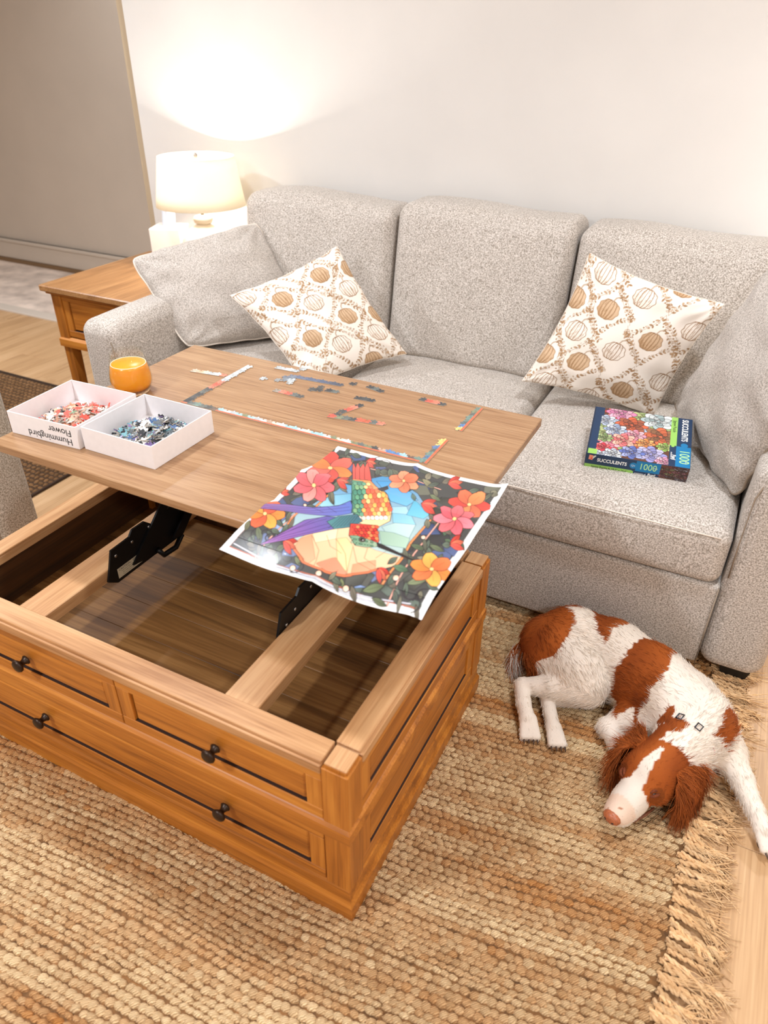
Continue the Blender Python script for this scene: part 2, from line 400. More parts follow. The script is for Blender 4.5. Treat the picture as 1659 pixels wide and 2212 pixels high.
# ------------------------------------------------------------------ coffee table
X0, X1, Y0, Y1 = -1.507, -.403, .680, 1.392
ct = thing('coffee_table', 'honey oak lift-top coffee table with its top raised and its inside open', 'table', ((X0 + X1) / 2, (Y0 + Y1) / 2, -.004))
def ring(prof, x0, x1, y0, y1):
    return loft([[(x0 - o, y0 - o, z), (x1 + o, y0 - o, z), (x1 + o, y1 + o, z), (x0 - o, y1 + o, z)] for o, z in prof], True, True, True)
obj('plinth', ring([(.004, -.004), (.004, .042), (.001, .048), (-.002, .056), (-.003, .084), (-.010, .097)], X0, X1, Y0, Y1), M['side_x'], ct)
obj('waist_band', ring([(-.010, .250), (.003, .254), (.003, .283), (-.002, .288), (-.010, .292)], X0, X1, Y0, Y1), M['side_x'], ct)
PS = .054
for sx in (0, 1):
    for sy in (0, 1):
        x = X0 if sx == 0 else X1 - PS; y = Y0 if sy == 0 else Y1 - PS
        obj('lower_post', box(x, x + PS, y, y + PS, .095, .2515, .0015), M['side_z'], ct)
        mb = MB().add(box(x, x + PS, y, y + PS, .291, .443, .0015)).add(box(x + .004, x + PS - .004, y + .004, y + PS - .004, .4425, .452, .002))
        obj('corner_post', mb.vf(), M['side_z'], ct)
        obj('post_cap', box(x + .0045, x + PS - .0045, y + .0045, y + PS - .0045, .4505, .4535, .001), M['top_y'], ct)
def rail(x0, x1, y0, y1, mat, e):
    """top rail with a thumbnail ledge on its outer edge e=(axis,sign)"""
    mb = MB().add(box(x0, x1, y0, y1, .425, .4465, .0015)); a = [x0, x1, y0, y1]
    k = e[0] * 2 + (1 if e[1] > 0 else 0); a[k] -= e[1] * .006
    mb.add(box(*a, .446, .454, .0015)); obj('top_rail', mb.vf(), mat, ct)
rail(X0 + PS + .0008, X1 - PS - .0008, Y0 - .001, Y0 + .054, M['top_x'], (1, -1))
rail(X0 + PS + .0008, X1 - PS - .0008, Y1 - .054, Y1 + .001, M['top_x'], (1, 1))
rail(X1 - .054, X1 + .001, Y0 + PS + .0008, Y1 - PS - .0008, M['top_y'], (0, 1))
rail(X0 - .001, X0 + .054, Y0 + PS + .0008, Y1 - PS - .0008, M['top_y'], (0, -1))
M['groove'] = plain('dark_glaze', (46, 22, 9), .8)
def front(name, u0, u1, z0, z1, face, axis, sgn, parent, st=.034, mats=None):
    """frame-and-panel front lying in the plane axis=face, facing sgn; u runs along the other axis"""
    mats = mats or (M['side_x'], M['side_x'], M['side_z'])
    def bx(a0, a1, w0, w1, d0, d1, b=.0012):
        lo, hi = sorted((face + sgn * d0, face + sgn * d1))
        return box(a0, a1, lo, hi, w0, w1, b) if axis == 1 else box(lo, hi, a0, a1, w0, w1, b)
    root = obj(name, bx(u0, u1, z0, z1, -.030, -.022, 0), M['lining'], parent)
    # rails and stiles of the frame
    obj('frame_rail', bx(u0, u1, z1 - st * .62, z1, -.0225, 0), mats[1], root)
    obj('frame_rail', bx(u0, u1, z0, z0 + st * .80, -.0225, 0), mats[1], root)
    obj('frame_stile', bx(u0, u0 + st, z0 + st * .80 + .0004, z1 - st * .62 - .0004, -.0225, -.0006), mats[2], root)
    obj('frame_stile', bx(u1 - st, u1, z0 + st * .80 + .0004, z1 - st * .62 - .0004, -.0225, -.0006), mats[2], root)
    # raised panel with a bevelled shoulder, dark shadow gap under it
    p0, p1, w0, w1 = u0 + st + .0028, u1 - st - .0028, z0 + st * .80 + .0058, z1 - st * .62 - .0010
    ringsd = [(-.022, 0), (-.0075, 0), (-.0040, .012)]
    rr = []
    for d, ins in ringsd:
        f = face + sgn * d
        q = [(p0 + ins * .4, w0 + ins * .25), (p1 - ins * .4, w0 + ins * .25), (p1 - ins * .4, w1 - ins), (p0 + ins * .4, w1 - ins)]
        rr.append([(a, f, b) if axis == 1 else (f, a, b) for a, b in q])
    obj('panel', loft(rr), mats[0], root)
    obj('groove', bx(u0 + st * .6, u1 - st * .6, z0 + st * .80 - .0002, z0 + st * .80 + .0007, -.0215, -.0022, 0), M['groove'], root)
    return root
def knob(u, z, face, parent):
    prof = [(0, 0), (.0105, 0), (.0112, .002), (.0085, .005), (.0062, .010), (.0064, .014), (.0115, .018), (.0150, .021), (.0155, .0245), (.0125, .028), (.006, .030), (0, .0305)]
    V, F = lathe([(max(r, .0002), h) for r, h in prof], (0, 0, 0), 24)
    V = [(u + a, face - c, z + b) for a, b, c in V]
    obj('knob', (V, F), M['bronze'], parent, smooth=True)
XC = -.943
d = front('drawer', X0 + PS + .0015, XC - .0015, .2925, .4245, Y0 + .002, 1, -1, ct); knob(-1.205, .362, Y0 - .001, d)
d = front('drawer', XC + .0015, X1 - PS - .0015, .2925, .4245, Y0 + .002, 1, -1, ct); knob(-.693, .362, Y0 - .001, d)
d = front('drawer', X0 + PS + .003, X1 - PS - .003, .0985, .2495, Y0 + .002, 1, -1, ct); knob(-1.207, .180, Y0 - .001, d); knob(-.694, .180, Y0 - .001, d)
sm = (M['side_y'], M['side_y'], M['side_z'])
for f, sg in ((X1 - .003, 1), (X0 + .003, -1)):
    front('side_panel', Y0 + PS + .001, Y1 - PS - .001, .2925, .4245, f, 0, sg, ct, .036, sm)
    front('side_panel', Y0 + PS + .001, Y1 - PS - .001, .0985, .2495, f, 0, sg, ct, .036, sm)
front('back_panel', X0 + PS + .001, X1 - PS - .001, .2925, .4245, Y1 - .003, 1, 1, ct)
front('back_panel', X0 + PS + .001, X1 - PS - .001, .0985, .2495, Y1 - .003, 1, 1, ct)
# the open inside: planked bottom, lining boards, two cross beams
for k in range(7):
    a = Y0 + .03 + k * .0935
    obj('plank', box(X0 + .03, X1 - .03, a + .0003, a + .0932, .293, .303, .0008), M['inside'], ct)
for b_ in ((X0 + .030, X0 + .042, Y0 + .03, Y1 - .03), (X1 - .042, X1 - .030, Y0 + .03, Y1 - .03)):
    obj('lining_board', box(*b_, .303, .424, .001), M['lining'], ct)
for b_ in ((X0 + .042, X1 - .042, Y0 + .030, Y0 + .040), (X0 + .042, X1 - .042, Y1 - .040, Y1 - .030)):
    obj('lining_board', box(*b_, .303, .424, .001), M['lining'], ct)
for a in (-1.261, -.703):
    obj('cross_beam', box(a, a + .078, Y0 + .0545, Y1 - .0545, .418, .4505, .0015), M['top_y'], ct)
# lift hardware: two plates with arms up to the raised top
LP = [(.908, .424), (.914, .438), (.935, .498), (.995, .500), (1.008, .514), (1.05, .513), (1.075, .490), (1.10, .486), (1.125, .503), (1.16, .507), (1.22, .452), (1.19, .425), (1.150, .399), (1.135, .382), (1.092, .388), (1.06, .405), (.935, .405)]
def lift(x, s, label):
    o = obj('lift_bracket', prism([(a, max(b, .404)) for a, b in LP], 0, x, x + .005), M['black'], ct)
    obj('lift_arm', prism([(.985, .425), (1.02, .418), (1.31, .676), (1.285, .690)], 0, x + .006 * s, x + .006 * s + .005), M['black'], o)
    obj('lift_arm', prism([(1.120, .420), (1.155, .412), (1.46, .676), (1.432, .690)], 0, x + .012 * s, x + .012 * s + .005), M['black'], o)
    obj('top_channel', box(x - .012, x + .018, .965, 1.52, .670, .6905, .001), M['black'], o)
    obj('link_bar', tube([(x + .01, 1.07, .418), (x + .012, 1.085, .392), (x + .012, 1.13, .388), (x + .01, 1.16, .410)], .007, 8), M['black'], o, smooth=True)
    if label:
        for yy, zz in ((.945, .478), (1.00, .484), (1.06, .492), (1.03, .452)):
            V, F = lathe([(.0044, 0), (.0036, .0016), (.0012, .0018)], (0, 0, 0), 12, True, True)
            obj('screw', ([(x + .005 + c, yy + a, zz + b) for a, b, c in V], F), M['steel'], o, smooth=True)
        lb = obj('caution_label', box(x + .0049, x + .0056, .940, 1.022, .414, .441, 0), M['caution'], o)
        return o, lb
    for yy, zz in ((.985, .472), (1.05, .488), (.95, .455)):
        V, F = lathe([(.0044, 0), (.0036, .0016), (.0012, .0018)], (0, 0, 0), 12, True, True)
        obj('screw', ([(x + .005 + c, yy + a, zz + b) for a, b, c in V], F), M['steel'], o, smooth=True)
    return o, None
liftL, cautionL = lift(-1.181, 1, True)
liftR, _ = lift(-.7085, -1, False)
tt = obj('lift_top', box(-1.482, -.387, .925, 1.652, .6915, .7135, .002), M['tabletop'], ct)
obj('top_batten', box(-1.38, -.50, 1.00, 1.02, .672, .692, .001), M['lining'], ct)

# ------------------------------------------------------------------ sofa
SX0, SX1, SY = -2.078, .290, 1.733
sf = thing('sofa', 'long beige heathered three-seat sofa along the white wall', 'sofa', (-.9, 2.2, FZ))
obj('base_front', rbox(-1.922, .124, SY + .004, SY + .10, .030, .300, .012, 6), M['sofa'], sf, True)
obj('base_frame', box(-2.05, .27, SY + .08, 2.70, .034, .29, .01), M['sofa'], sf)
obj('back_frame', rbox(-2.06, .27, 2.60, 2.775, .034, .80, .05, 8), M['sofa'], sf, True)
def arm(x0, x1, inner):
    o = obj('arm', rbox(x0, x1, SY, 2.74, .030, .672, .045, 10, {(2, 1): .012}), M['sofa'], sf, True)
    e = x1 if inner > 0 else x0
    pts = [(e - inner * .012, SY + .003, .34), (e - inner * .010, SY + .003, .45), (e - inner * .012, SY + .004, .58), (e - inner * .030, SY + .012, .645), (e - inner * .05, SY + .02, .662)]
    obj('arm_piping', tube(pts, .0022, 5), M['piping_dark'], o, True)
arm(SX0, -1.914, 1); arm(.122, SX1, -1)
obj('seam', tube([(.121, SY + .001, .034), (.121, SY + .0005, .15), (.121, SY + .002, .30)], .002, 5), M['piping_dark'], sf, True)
gx = [-1.913, -1.238, -.560, .120]
for a, b in zip(gx[:-1], gx[1:]):
    c = obj('seat_cushion', rbox(a + .003, b - .003, SY - .006, 2.58, .300, .472, .036, 12, {(2, 1): .022, (1, -1): .008}), M['sofa'], sf, True)
    xs = np.linspace(a + .03, b - .03, 12)
    obj('piping', tube([(x, SY - .0045 - .008 * (1 - (2 * (x - a) / (b - a) - 1) ** 2), .4535 + .006 * (1 - (2 * (x - a) / (b - a) - 1) ** 2)) for x in xs], .0022, 5), M['piping'], c, True)
def back_cushion(x0, x1, top, lean):
    V, F = rbox(x0, x1, 2.44, 2.66, .465, top, .042, 12, {(1, -1): .035, (2, 1): .016})
    V = np.array(V); t = (V[:, 2] - .465) / .5
    V[:, 1] += .085 * t; V[:, 0] += lean * t
    V[:, 1] += .006 * np.sin(V[:, 0] * 23) * np.sin(V[:, 2] * 17)
    V[:, 2] += .008 * np.sin(V[:, 0] * 9 + x0) * t
    c = obj('back_cushion', (V, F), M['sofa'], sf, True)
back_cushion(-1.905, -1.235, .985, -.005); back_cushion(-1.228, -.566, 1.000, 0); back_cushion(-.556, .150, .985, .0)
for x, y_ in ((-1.98, 1.80), (.225, 1.80), (-1.98, 2.66), (.225, 2.66)):
    obj('foot', loft([[(x - .03, y_ - .03, FZ), (x + .03, y_ - .03, FZ), (x + .03, y_ + .03, FZ), (x - .03, y_ + .03, FZ)], [(x - .04, y_ - .04, .034), (x + .04, y_ - .04, .034), (x + .04, y_ + .04, .034), (x - .04, y_ + .04, .034)]]), M['blackplastic'], sf)

# ------------------------------------------------------------------ armchair at the left edge
ac = thing('armchair', 'grey heathered armchair cut off by the left edge of the picture', 'armchair', (-2.35, .85, FZ))
obj('arm', rbox(-2.80, -1.925, 1.135, 1.300, .03, .672, .045, 8, {(2, 1): .012}), M['arm_fabric'], ac, True)
obj('arm', rbox(-2.80, -1.925, .36, .525, .03, .672, .045, 8, {(2, 1): .012}), M['arm_fabric'], ac, True)
obj('base_frame', rbox(-2.78, -1.935, .53, 1.13, .03, .30, .015, 6), M['arm_fabric'], ac, True)
obj('seat_cushion', rbox(-2.62, -1.93, .530, 1.130, .30, .47, .036, 10, {(2, 1): .02}), M['arm_fabric'], ac, True)
obj('back_cushion', rbox(-2.80, -2.58, .53, 1.13, .42, .95, .06, 10, {(0, 1): .03}), M['arm_fabric'], ac, True)
for x, y_ in ((-2.0, .43), (-2.0, 1.22), (-2.73, .43), (-2.73, 1.22)):
    obj('foot', box(x - .035, x + .035, y_ - .035, y_ + .035, FZ, .034, .003), M['blackplastic'], ac)

# ------------------------------------------------------------------ second woven rug under the armchair
def weave():
    r2 = thing('woven_rug', 'flat basket-weave brown rug in front of the side table at left', 'rug', (-2.9, 1.6, FZ))
    obj('rug_backing', box(-4.3, -2.312, .6, 2.350, FZ, FZ + .004, .001), plain('rug_backing', (70, 48, 28), .95), r2)
    xs = []; ys = []; an = []; d = .026
    for i in range(int(1.95 / d)):
        for j in range(int(1.25 / d)):
            x = -2.318 - d * (i + .5); y = 1.09 + d * (j + .5)
            if y > 2.345: continue
            xs.append(x); ys.append(y); an.append(0 if (i + j) % 2 else PI / 2)
    xs, ys, an = map(np.array, (xs, ys, an)); n = len(xs)
    V, q, t, nb = dome_nubs(xs, ys, np.full(n, .0125), np.full(n, .0092), rng.uniform(.006, .008, n), an, FZ + .003)
    me = big_mesh('woven_pile', V - np.array([-2.9, 1.6, FZ]), q, t, M['jute'])
    c = lin((160, 122, 84)) * rng.uniform(.75, 1.15, (n, 1)); paint(me, np.repeat(c, nb, 0))
    o = link('woven_pile', me, r2); o['kind'] = 'stuff'
    for a, b in (((-2.311, .6, FZ + .006), (-2.311, 2.352, FZ + .006)), ((-4.3, 2.352, FZ + .006), (-2.311, 2.352, FZ + .006))):
        obj('binding', tube([a, b], .006, 6), plain('rug_binding', (58, 40, 26), .9), r2, True)
weave()

# ------------------------------------------------------------------ side table with lamp and tissues
et = thing('end_table', 'honey oak side table with a panelled apron beside the sofa arm', 'side table', (-2.38, 2.40, FZ))
EX0, EX1, EY0, EY1 = -2.625, -2.100, 2.095, 2.715
obj('table_top', box(EX0 - .028, EX1 + .012, EY0 - .03, EY1 + .02, .610, .636, .004), M['end_top'], et)
obj('top_moulding', box(EX0 - .014, EX1 + .006, EY0 - .015, EY1 + .01, .598, .611, .003), M['side_x'], et)
for x in (EX0, EX1 - .052):
    for y_ in (EY0, EY1 - .052):
        obj('leg', loft([[(x + t, y_ + t, z), (x + .052 - t, y_ + t, z), (x + .052 - t, y_ + .052 - t, z), (x + t, y_ + .052 - t, z)] for t, z in ((.006, FZ), (.003, .37), (0, .40), (0, .598))]), M['side_z'], et)
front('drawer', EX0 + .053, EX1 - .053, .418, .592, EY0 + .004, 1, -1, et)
obj('apron_band', ring([(-.006, .366), (.006, .370), (.006, .402), (.0, .408), (-.006, .412)], EX0, EX1, EY0, EY1), M['side_x'], et)
obj('apron', box(EX0 + .004, EX0 + .02, EY0 + .053, EY1 - .053, .41, .598, .001), M['side_y'], et)
obj('apron', box(EX1 - .02, EX1 - .004, EY0 + .053, EY1 - .053, .41, .598, .001), M['side_y'], et)
obj('apron', box(EX0 + .053, EX1 - .053, EY1 - .02, EY1 - .004, .41, .598, .001), M['side_x'], et)

LX, LY, LZ = -2.150, 2.555, .636
lp = thing('table_lamp', 'lit table lamp with a cream drum shade and round ceramic base', 'lamp', (LX, LY, LZ))
obj('base', lathe([(.052, 0), (.058, .007), (.062, .018), (.086, .052), (.098, .096), (.094, .140), (.070, .178), (.036, .198), (.026, .206)], (LX, LY, LZ), 40), M['cream'], lp, True)
obj('collar', lathe([(.026, .204), (.036, .211), (.041, .223), (.036, .235), (.020, .241)], (LX, LY, LZ), 32), M['cream'], lp, True)
obj('stem', lathe([(.007, .238), (.007, .345)], (LX, LY, LZ), 12), M['brass'], lp, True)
m, nt, b = newmat('linen_shade')
b.inputs['Base Color'].default_value = rgba((250, 246, 236)); b.inputs['Roughness'].default_value = .9
tr = N(nt, 'ShaderNodeBsdfTranslucent'); tr.inputs['Color'].default_value = rgba((255, 248, 232))
mix = N(nt, 'ShaderNodeMixShader'); mix.inputs[0].default_value = .5
nt.links.new(b.outputs[0], mix.inputs[1]); nt.links.new(tr.outputs[0], mix.inputs[2])
nt.links.new(mix.outputs[0], nt.nodes['Material Output'].inputs['Surface'])
M['shade'] = m
sh0, sh1 = .280, .466
rings = []
for r0, r1, flip in ((.184, .154, 0),):
    d4 = (sh1 - sh0) / 4; prof = [(.184, sh0), (.1765, sh0 + d4), (.169, sh0 + 2 * d4), (.1615, sh0 + 3 * d4), (.154, sh1), (.1525, sh1), (.1600, sh0 + 3 * d4), (.1675, sh0 + 2 * d4), (.175, sh0 + d4), (.1825, sh0)]
V, F = lathe(prof, (LX, LY, LZ), 56, False, False)
n = 56; F += [((len(prof) - 1) * n + k, (len(prof) - 1) * n + (k + 1) % n, (k + 1) % n, k) for k in range(n)]
obj('lamp_shade', (V, F), M['shade'], lp, True)
obj('shade_ring', tube([(LX + .153 * math.cos(t), LY + .153 * math.sin(t), LZ + sh1 - .004) for t in np.linspace(0, 2 * PI, 41)], .0010, 5), M['trim'], lp, True)
for k in range(3):
    t = k * 2 * PI / 3 + .4
    obj('shade_spoke', tube([(LX, LY, LZ + sh1 - .020), (LX + .152 * math.cos(t), LY + .152 * math.sin(t), LZ + sh1 - .008)], .0010, 5), M['trim'], lp, True)
obj('finial', lathe([(.004, sh1 - .016), (.007, sh1 - .008), (.009, sh1 + .002), (.005, sh1 + .010), (.001, sh1 + .013)], (LX, LY, LZ), 16), M['brass'], lp, True)
m, nt, b = newmat('bulb_glass'); b.inputs['Emission Color'].default_value = (1, .86, .66, 1); b.inputs['Emission Strength'].default_value = 30
obj('bulb', lathe([(.012, .325), (.028, .345), (.032, .37), (.024, .395), (.004, .405)], (LX, LY, LZ), 20), m, lp, True)
bulb('lamp_bulb_light', (LX, LY, LZ + .375), 48, .034, (1, .985, .94)).parent = None

tx = thing('tissue_box', 'tall white tissue box cover with a tissue sticking out beside the lamp', 'tissue box', (-2.385, 2.600, .636), rot=(0, 0, .39))
def tb():
    h, z = .070, .165
    V, F = box(-h, h, -h, h, 0, z, .004)
    link('cover', me_from('cover', V, F, M['tissue_box']), tx)
    V, F = lathe([(.034, z + .0002), (.030, z + .0006)], (0, 0, 0), 24)
    link('slot', me_from('slot', [(a, b * .6, c) for a, b, c in V], F, plain('slot_film', (206, 204, 206), .4)), tx)
    pts = []; n = 26
    for j in range(9):
        u = j / 8
        for i in range(n):
            t = 2 * PI * i / n
            r = .022 + .010 * u * (1 + .0) + .007 * math.sin(5 * t + 2 * u) * (.4 + u)
            if j == 8: r *= .93
            pts.append((r * math.cos(t) * (1.25 - .55 * u) + .006 * u, r * math.sin(t) * (.55 + .25 * math.sin(3 * t)), z + .0004 + (.098 + .020 * math.sin(t * 2 + 1) + .012 * math.sin(3 * t)) * u))
    F = [(j * n + i, j * n + (i + 1) % n, (j + 1) * n + (i + 1) % n, (j + 1) * n + i) for j in range(8) for i in range(n)]
    link('tissue', me_from('tissue', pts, F, M['tissue']), tx, smooth=True)
tb()
# ------------------------------------------------------------------ flat print: a small rasteriser, its colours go on dense meshes
class Canvas:
    def __init__(s, w, h, bg, T=None, ss=2):
        s.ss = ss; s.w = w * ss; s.h = h * ss; s.T = T
        s.a = np.empty((s.h, s.w, 3)); s.a[:] = lin(bg)
    def P(s, pts):
        p = np.asarray(pts, float).reshape(-1, 2)
        if s.T is not None:
            q = np.c_[p, np.ones(len(p))] @ s.T.T; p = q[:, :2] / q[:, 2:]
        return p * [s.w, s.h]
    def _win(s, p, pad):
        x0 = max(int(p[:, 0].min() - pad), 0); x1 = min(int(p[:, 0].max() + pad) + 2, s.w)
        y0 = max(int(p[:, 1].min() - pad), 0); y1 = min(int(p[:, 1].max() + pad) + 2, s.h)
        if x1 <= x0 or y1 <= y0: return None
        X, Y = np.meshgrid(np.arange(x0, x1) + .5, np.arange(y0, y1) + .5)
        return x0, x1, y0, y1, X, Y
    def poly(s, pts, c, c2=None, d=None, edge=None, ew=1.2):
        """filled polygon; c2: second colour blended along direction d (in canvas space)"""
        p = s.P(pts); W = s._win(p, 1)
        if W is None: return
        x0, x1, y0, y1, X, Y = W; ins = np.zeros(X.shape, bool); n = len(p)
        for i in range(n):
            (ax, ay), (bx, by) = p[i], p[(i + 1) % n]
            if ay == by: continue
            ins ^= ((ay > Y) != (by > Y)) & (X < (bx - ax) * (Y - ay) / (by - ay) + ax)
        A = s.a[y0:y1, x0:x1]
        if c2 is None: A[ins] = lin(c)
        else:
            q = s.P([d[0], d[1]]); v = q[1] - q[0]; t = np.clip(((X - q[0, 0]) * v[0] + (Y - q[0, 1]) * v[1]) / (v @ v + 1e-9), 0, 1)[ins][:, None]
            A[ins] = lin(c) * (1 - t) + lin(c2) * t
        if edge is not None: s.line(list(pts) + [pts[0]], edge, ew)
    def line(s, pts, c, w=1.2, soft=.5):
        p = s.P(pts)
        for (ax, ay), (bx, by) in zip(p[:-1], p[1:]):
            W = s._win(np.array([[ax, ay], [bx, by]]), w * s.ss)
            if W is None: continue
            x0, x1, y0, y1, X, Y = W; L = (bx - ax) ** 2 + (by - ay) ** 2 + 1e-9
            t = np.clip(((X - ax) * (bx - ax) + (Y - ay) * (by - ay)) / L, 0, 1)
            dd = np.hypot(X - ax - t * (bx - ax), Y - ay - t * (by - ay))
            m = np.clip((w * s.ss / 2 - dd) / soft + .5, 0, 1)[..., None]
            A = s.a[y0:y1, x0:x1]; A[:] = A * (1 - m) + lin(c) * m
    def ell(s, c, rx, ry, col, ang=0, edge=None, ew=1.2, c2=None):
        t = np.linspace(0, 2 * PI, 25)[:-1]; ca, sa = math.cos(ang), math.sin(ang)
        pts = [(c[0] + rx * math.cos(a) * ca - ry * math.sin(a) * sa, c[1] + rx * math.cos(a) * sa + ry * math.sin(a) * ca) for a in t]
        s.poly(pts, col, c2, [c, pts[6]] if c2 is not None else None, edge, ew)
    def done(s):
        k = s.ss; return s.a.reshape(s.h // k, k, s.w // k, k, 3).mean((1, 3))
def sample(img, u, v):
    """bilinear look-up, v up"""
    h, w = img.shape[:2]; x = np.clip(u * w - .5, 0, w - 1.001); y = np.clip(v * h - .5, 0, h - 1.001)
    i = x.astype(int); j = y.astype(int); fx = (x - i)[:, None]; fy = (y - j)[:, None]
    return (img[j, i] * (1 - fx) + img[j, i + 1] * fx) * (1 - fy) + (img[j + 1, i] * (1 - fx) + img[j + 1, i + 1] * fx) * fy
def grid_faces(nu, nv, off=0, flip=False):
    i = np.arange(nu - 1)[None, :] + np.arange(nv - 1)[:, None] * nu
    q = np.stack([i, i + 1, i + nu + 1, i + nu], -1).reshape(-1, 4) + off
    return q[:, ::-1] if flip else q
NOTRI = np.zeros((0, 3), int)

# ------------------------------------------------------------------ cushions on the sofa
def pillow(name, label, corners, thick, n, mat, parent_kw, img=None, pinch=.085, sag=0, wr=1.0, sd=0, piping=None, rnd=0):
    TL, TR, BR, BL = [np.array(c, float) for c in corners]
    u, v = np.meshgrid(np.linspace(0, 1, n), np.linspace(0, 1, n)); u = u.ravel(); v = v.ravel()
    U = 2 * u - 1; W = 2 * v - 1
    uu = .5 + .5 * U * (1 - pinch * (1 - W ** 2)); vv = .5 + .5 * W * (1 - pinch * (1 - U ** 2))
    uu = .5 + (uu - .5) * (1 - rnd * np.abs(W) ** 9); vv = .5 + (vv - .5) * (1 - rnd * np.abs(U) ** 9)
    B = (BL[None] * ((1 - uu) * (1 - vv))[:, None] + BR[None] * (uu * (1 - vv))[:, None] + TR[None] * (uu * vv)[:, None] + TL[None] * ((1 - uu) * vv)[:, None])
    nrm = np.cross(BR - TL, TR - BL); nrm /= np.linalg.norm(nrm)
    if nrm[1] > 0: nrm = -nrm
    f = np.clip((1 - U ** 2), 0, 1) * np.clip((1 - W ** 2), 0, 1)
    t = thick / 2 * f ** .42
    R = np.random.default_rng(sd); wk = np.zeros_like(t)
    for k in range(9):
        a = R.uniform(0, PI); fr = R.uniform(4, 11); ph = R.uniform(0, 6)
        wk += np.sin(fr * (u * math.cos(a) + v * math.sin(a)) * 2 + ph) * R.uniform(.3, 1)
    # folds radiating from the corners
    for cx, cy in ((0, 0), (1, 0), (0, 1), (1, 1)):
        d = np.hypot(u - cx, v - cy); an = np.arctan2(v - cy, u - cx); wk += 3.2 * np.sin(an * 11 + sd + cx) * np.exp(-(d / .28) ** 2) * np.clip(d * 6, 0, 1)
    wk *= .0012 * wr * f ** .25
    t2 = -thick / 2 * f ** .42
    edge = (.0035 * np.sin(u * 31 + sd) + .0035 * np.sin(v * 27 + sd)) * (1 - f)
    Vf = B + nrm[None] * (t + wk + edge)[:, None]; Vb = B + nrm[None] * (t2 + edge - .0008)[:, None]
    c0 = (TL + TR + BR + BL) / 4
    root = thing(name, label, 'pillow', tuple(c0), **parent_kw)
    V = np.concatenate([Vf, Vb]) - c0
    nf = np.cross(BR - BL, TL - BL) @ nrm > 0
    me = big_mesh('cover', V, np.concatenate([grid_faces(n, n, 0, not nf), grid_faces(n, n, n * n, nf)]), NOTRI, mat)
    if img is not None: paint(me, np.concatenate([sample(img, u, v), np.repeat(lin((230, 220, 208))[None], n * n, 0)]))
    link('cover', me, root)
    e = np.concatenate([np.arange(n), np.arange(1, n) * n + n - 1, (n - 1) * n + np.arange(n - 2, -1, -1), np.arange(n - 2, 0, -1) * n])[::max(1, n // 40)]
    pts = [tuple(Vf[k] - c0 + nrm * -.0005) for k in e]; pts.append(pts[0])
    link('seam', me_from('seam', *tube(pts, .0038 if piping else .0016, 6), piping or mat), root, smooth=True)
    if not piping: paint(root.children[-1].data, lin((226, 214, 200)))
    return root
M['print_cloth'] = attr_mat('printed_cotton', .85, .15, bscale=500, bstr=.2)
TAN, TAN2, LINE = (196, 164, 130), (166, 130, 94), (148, 114, 80)
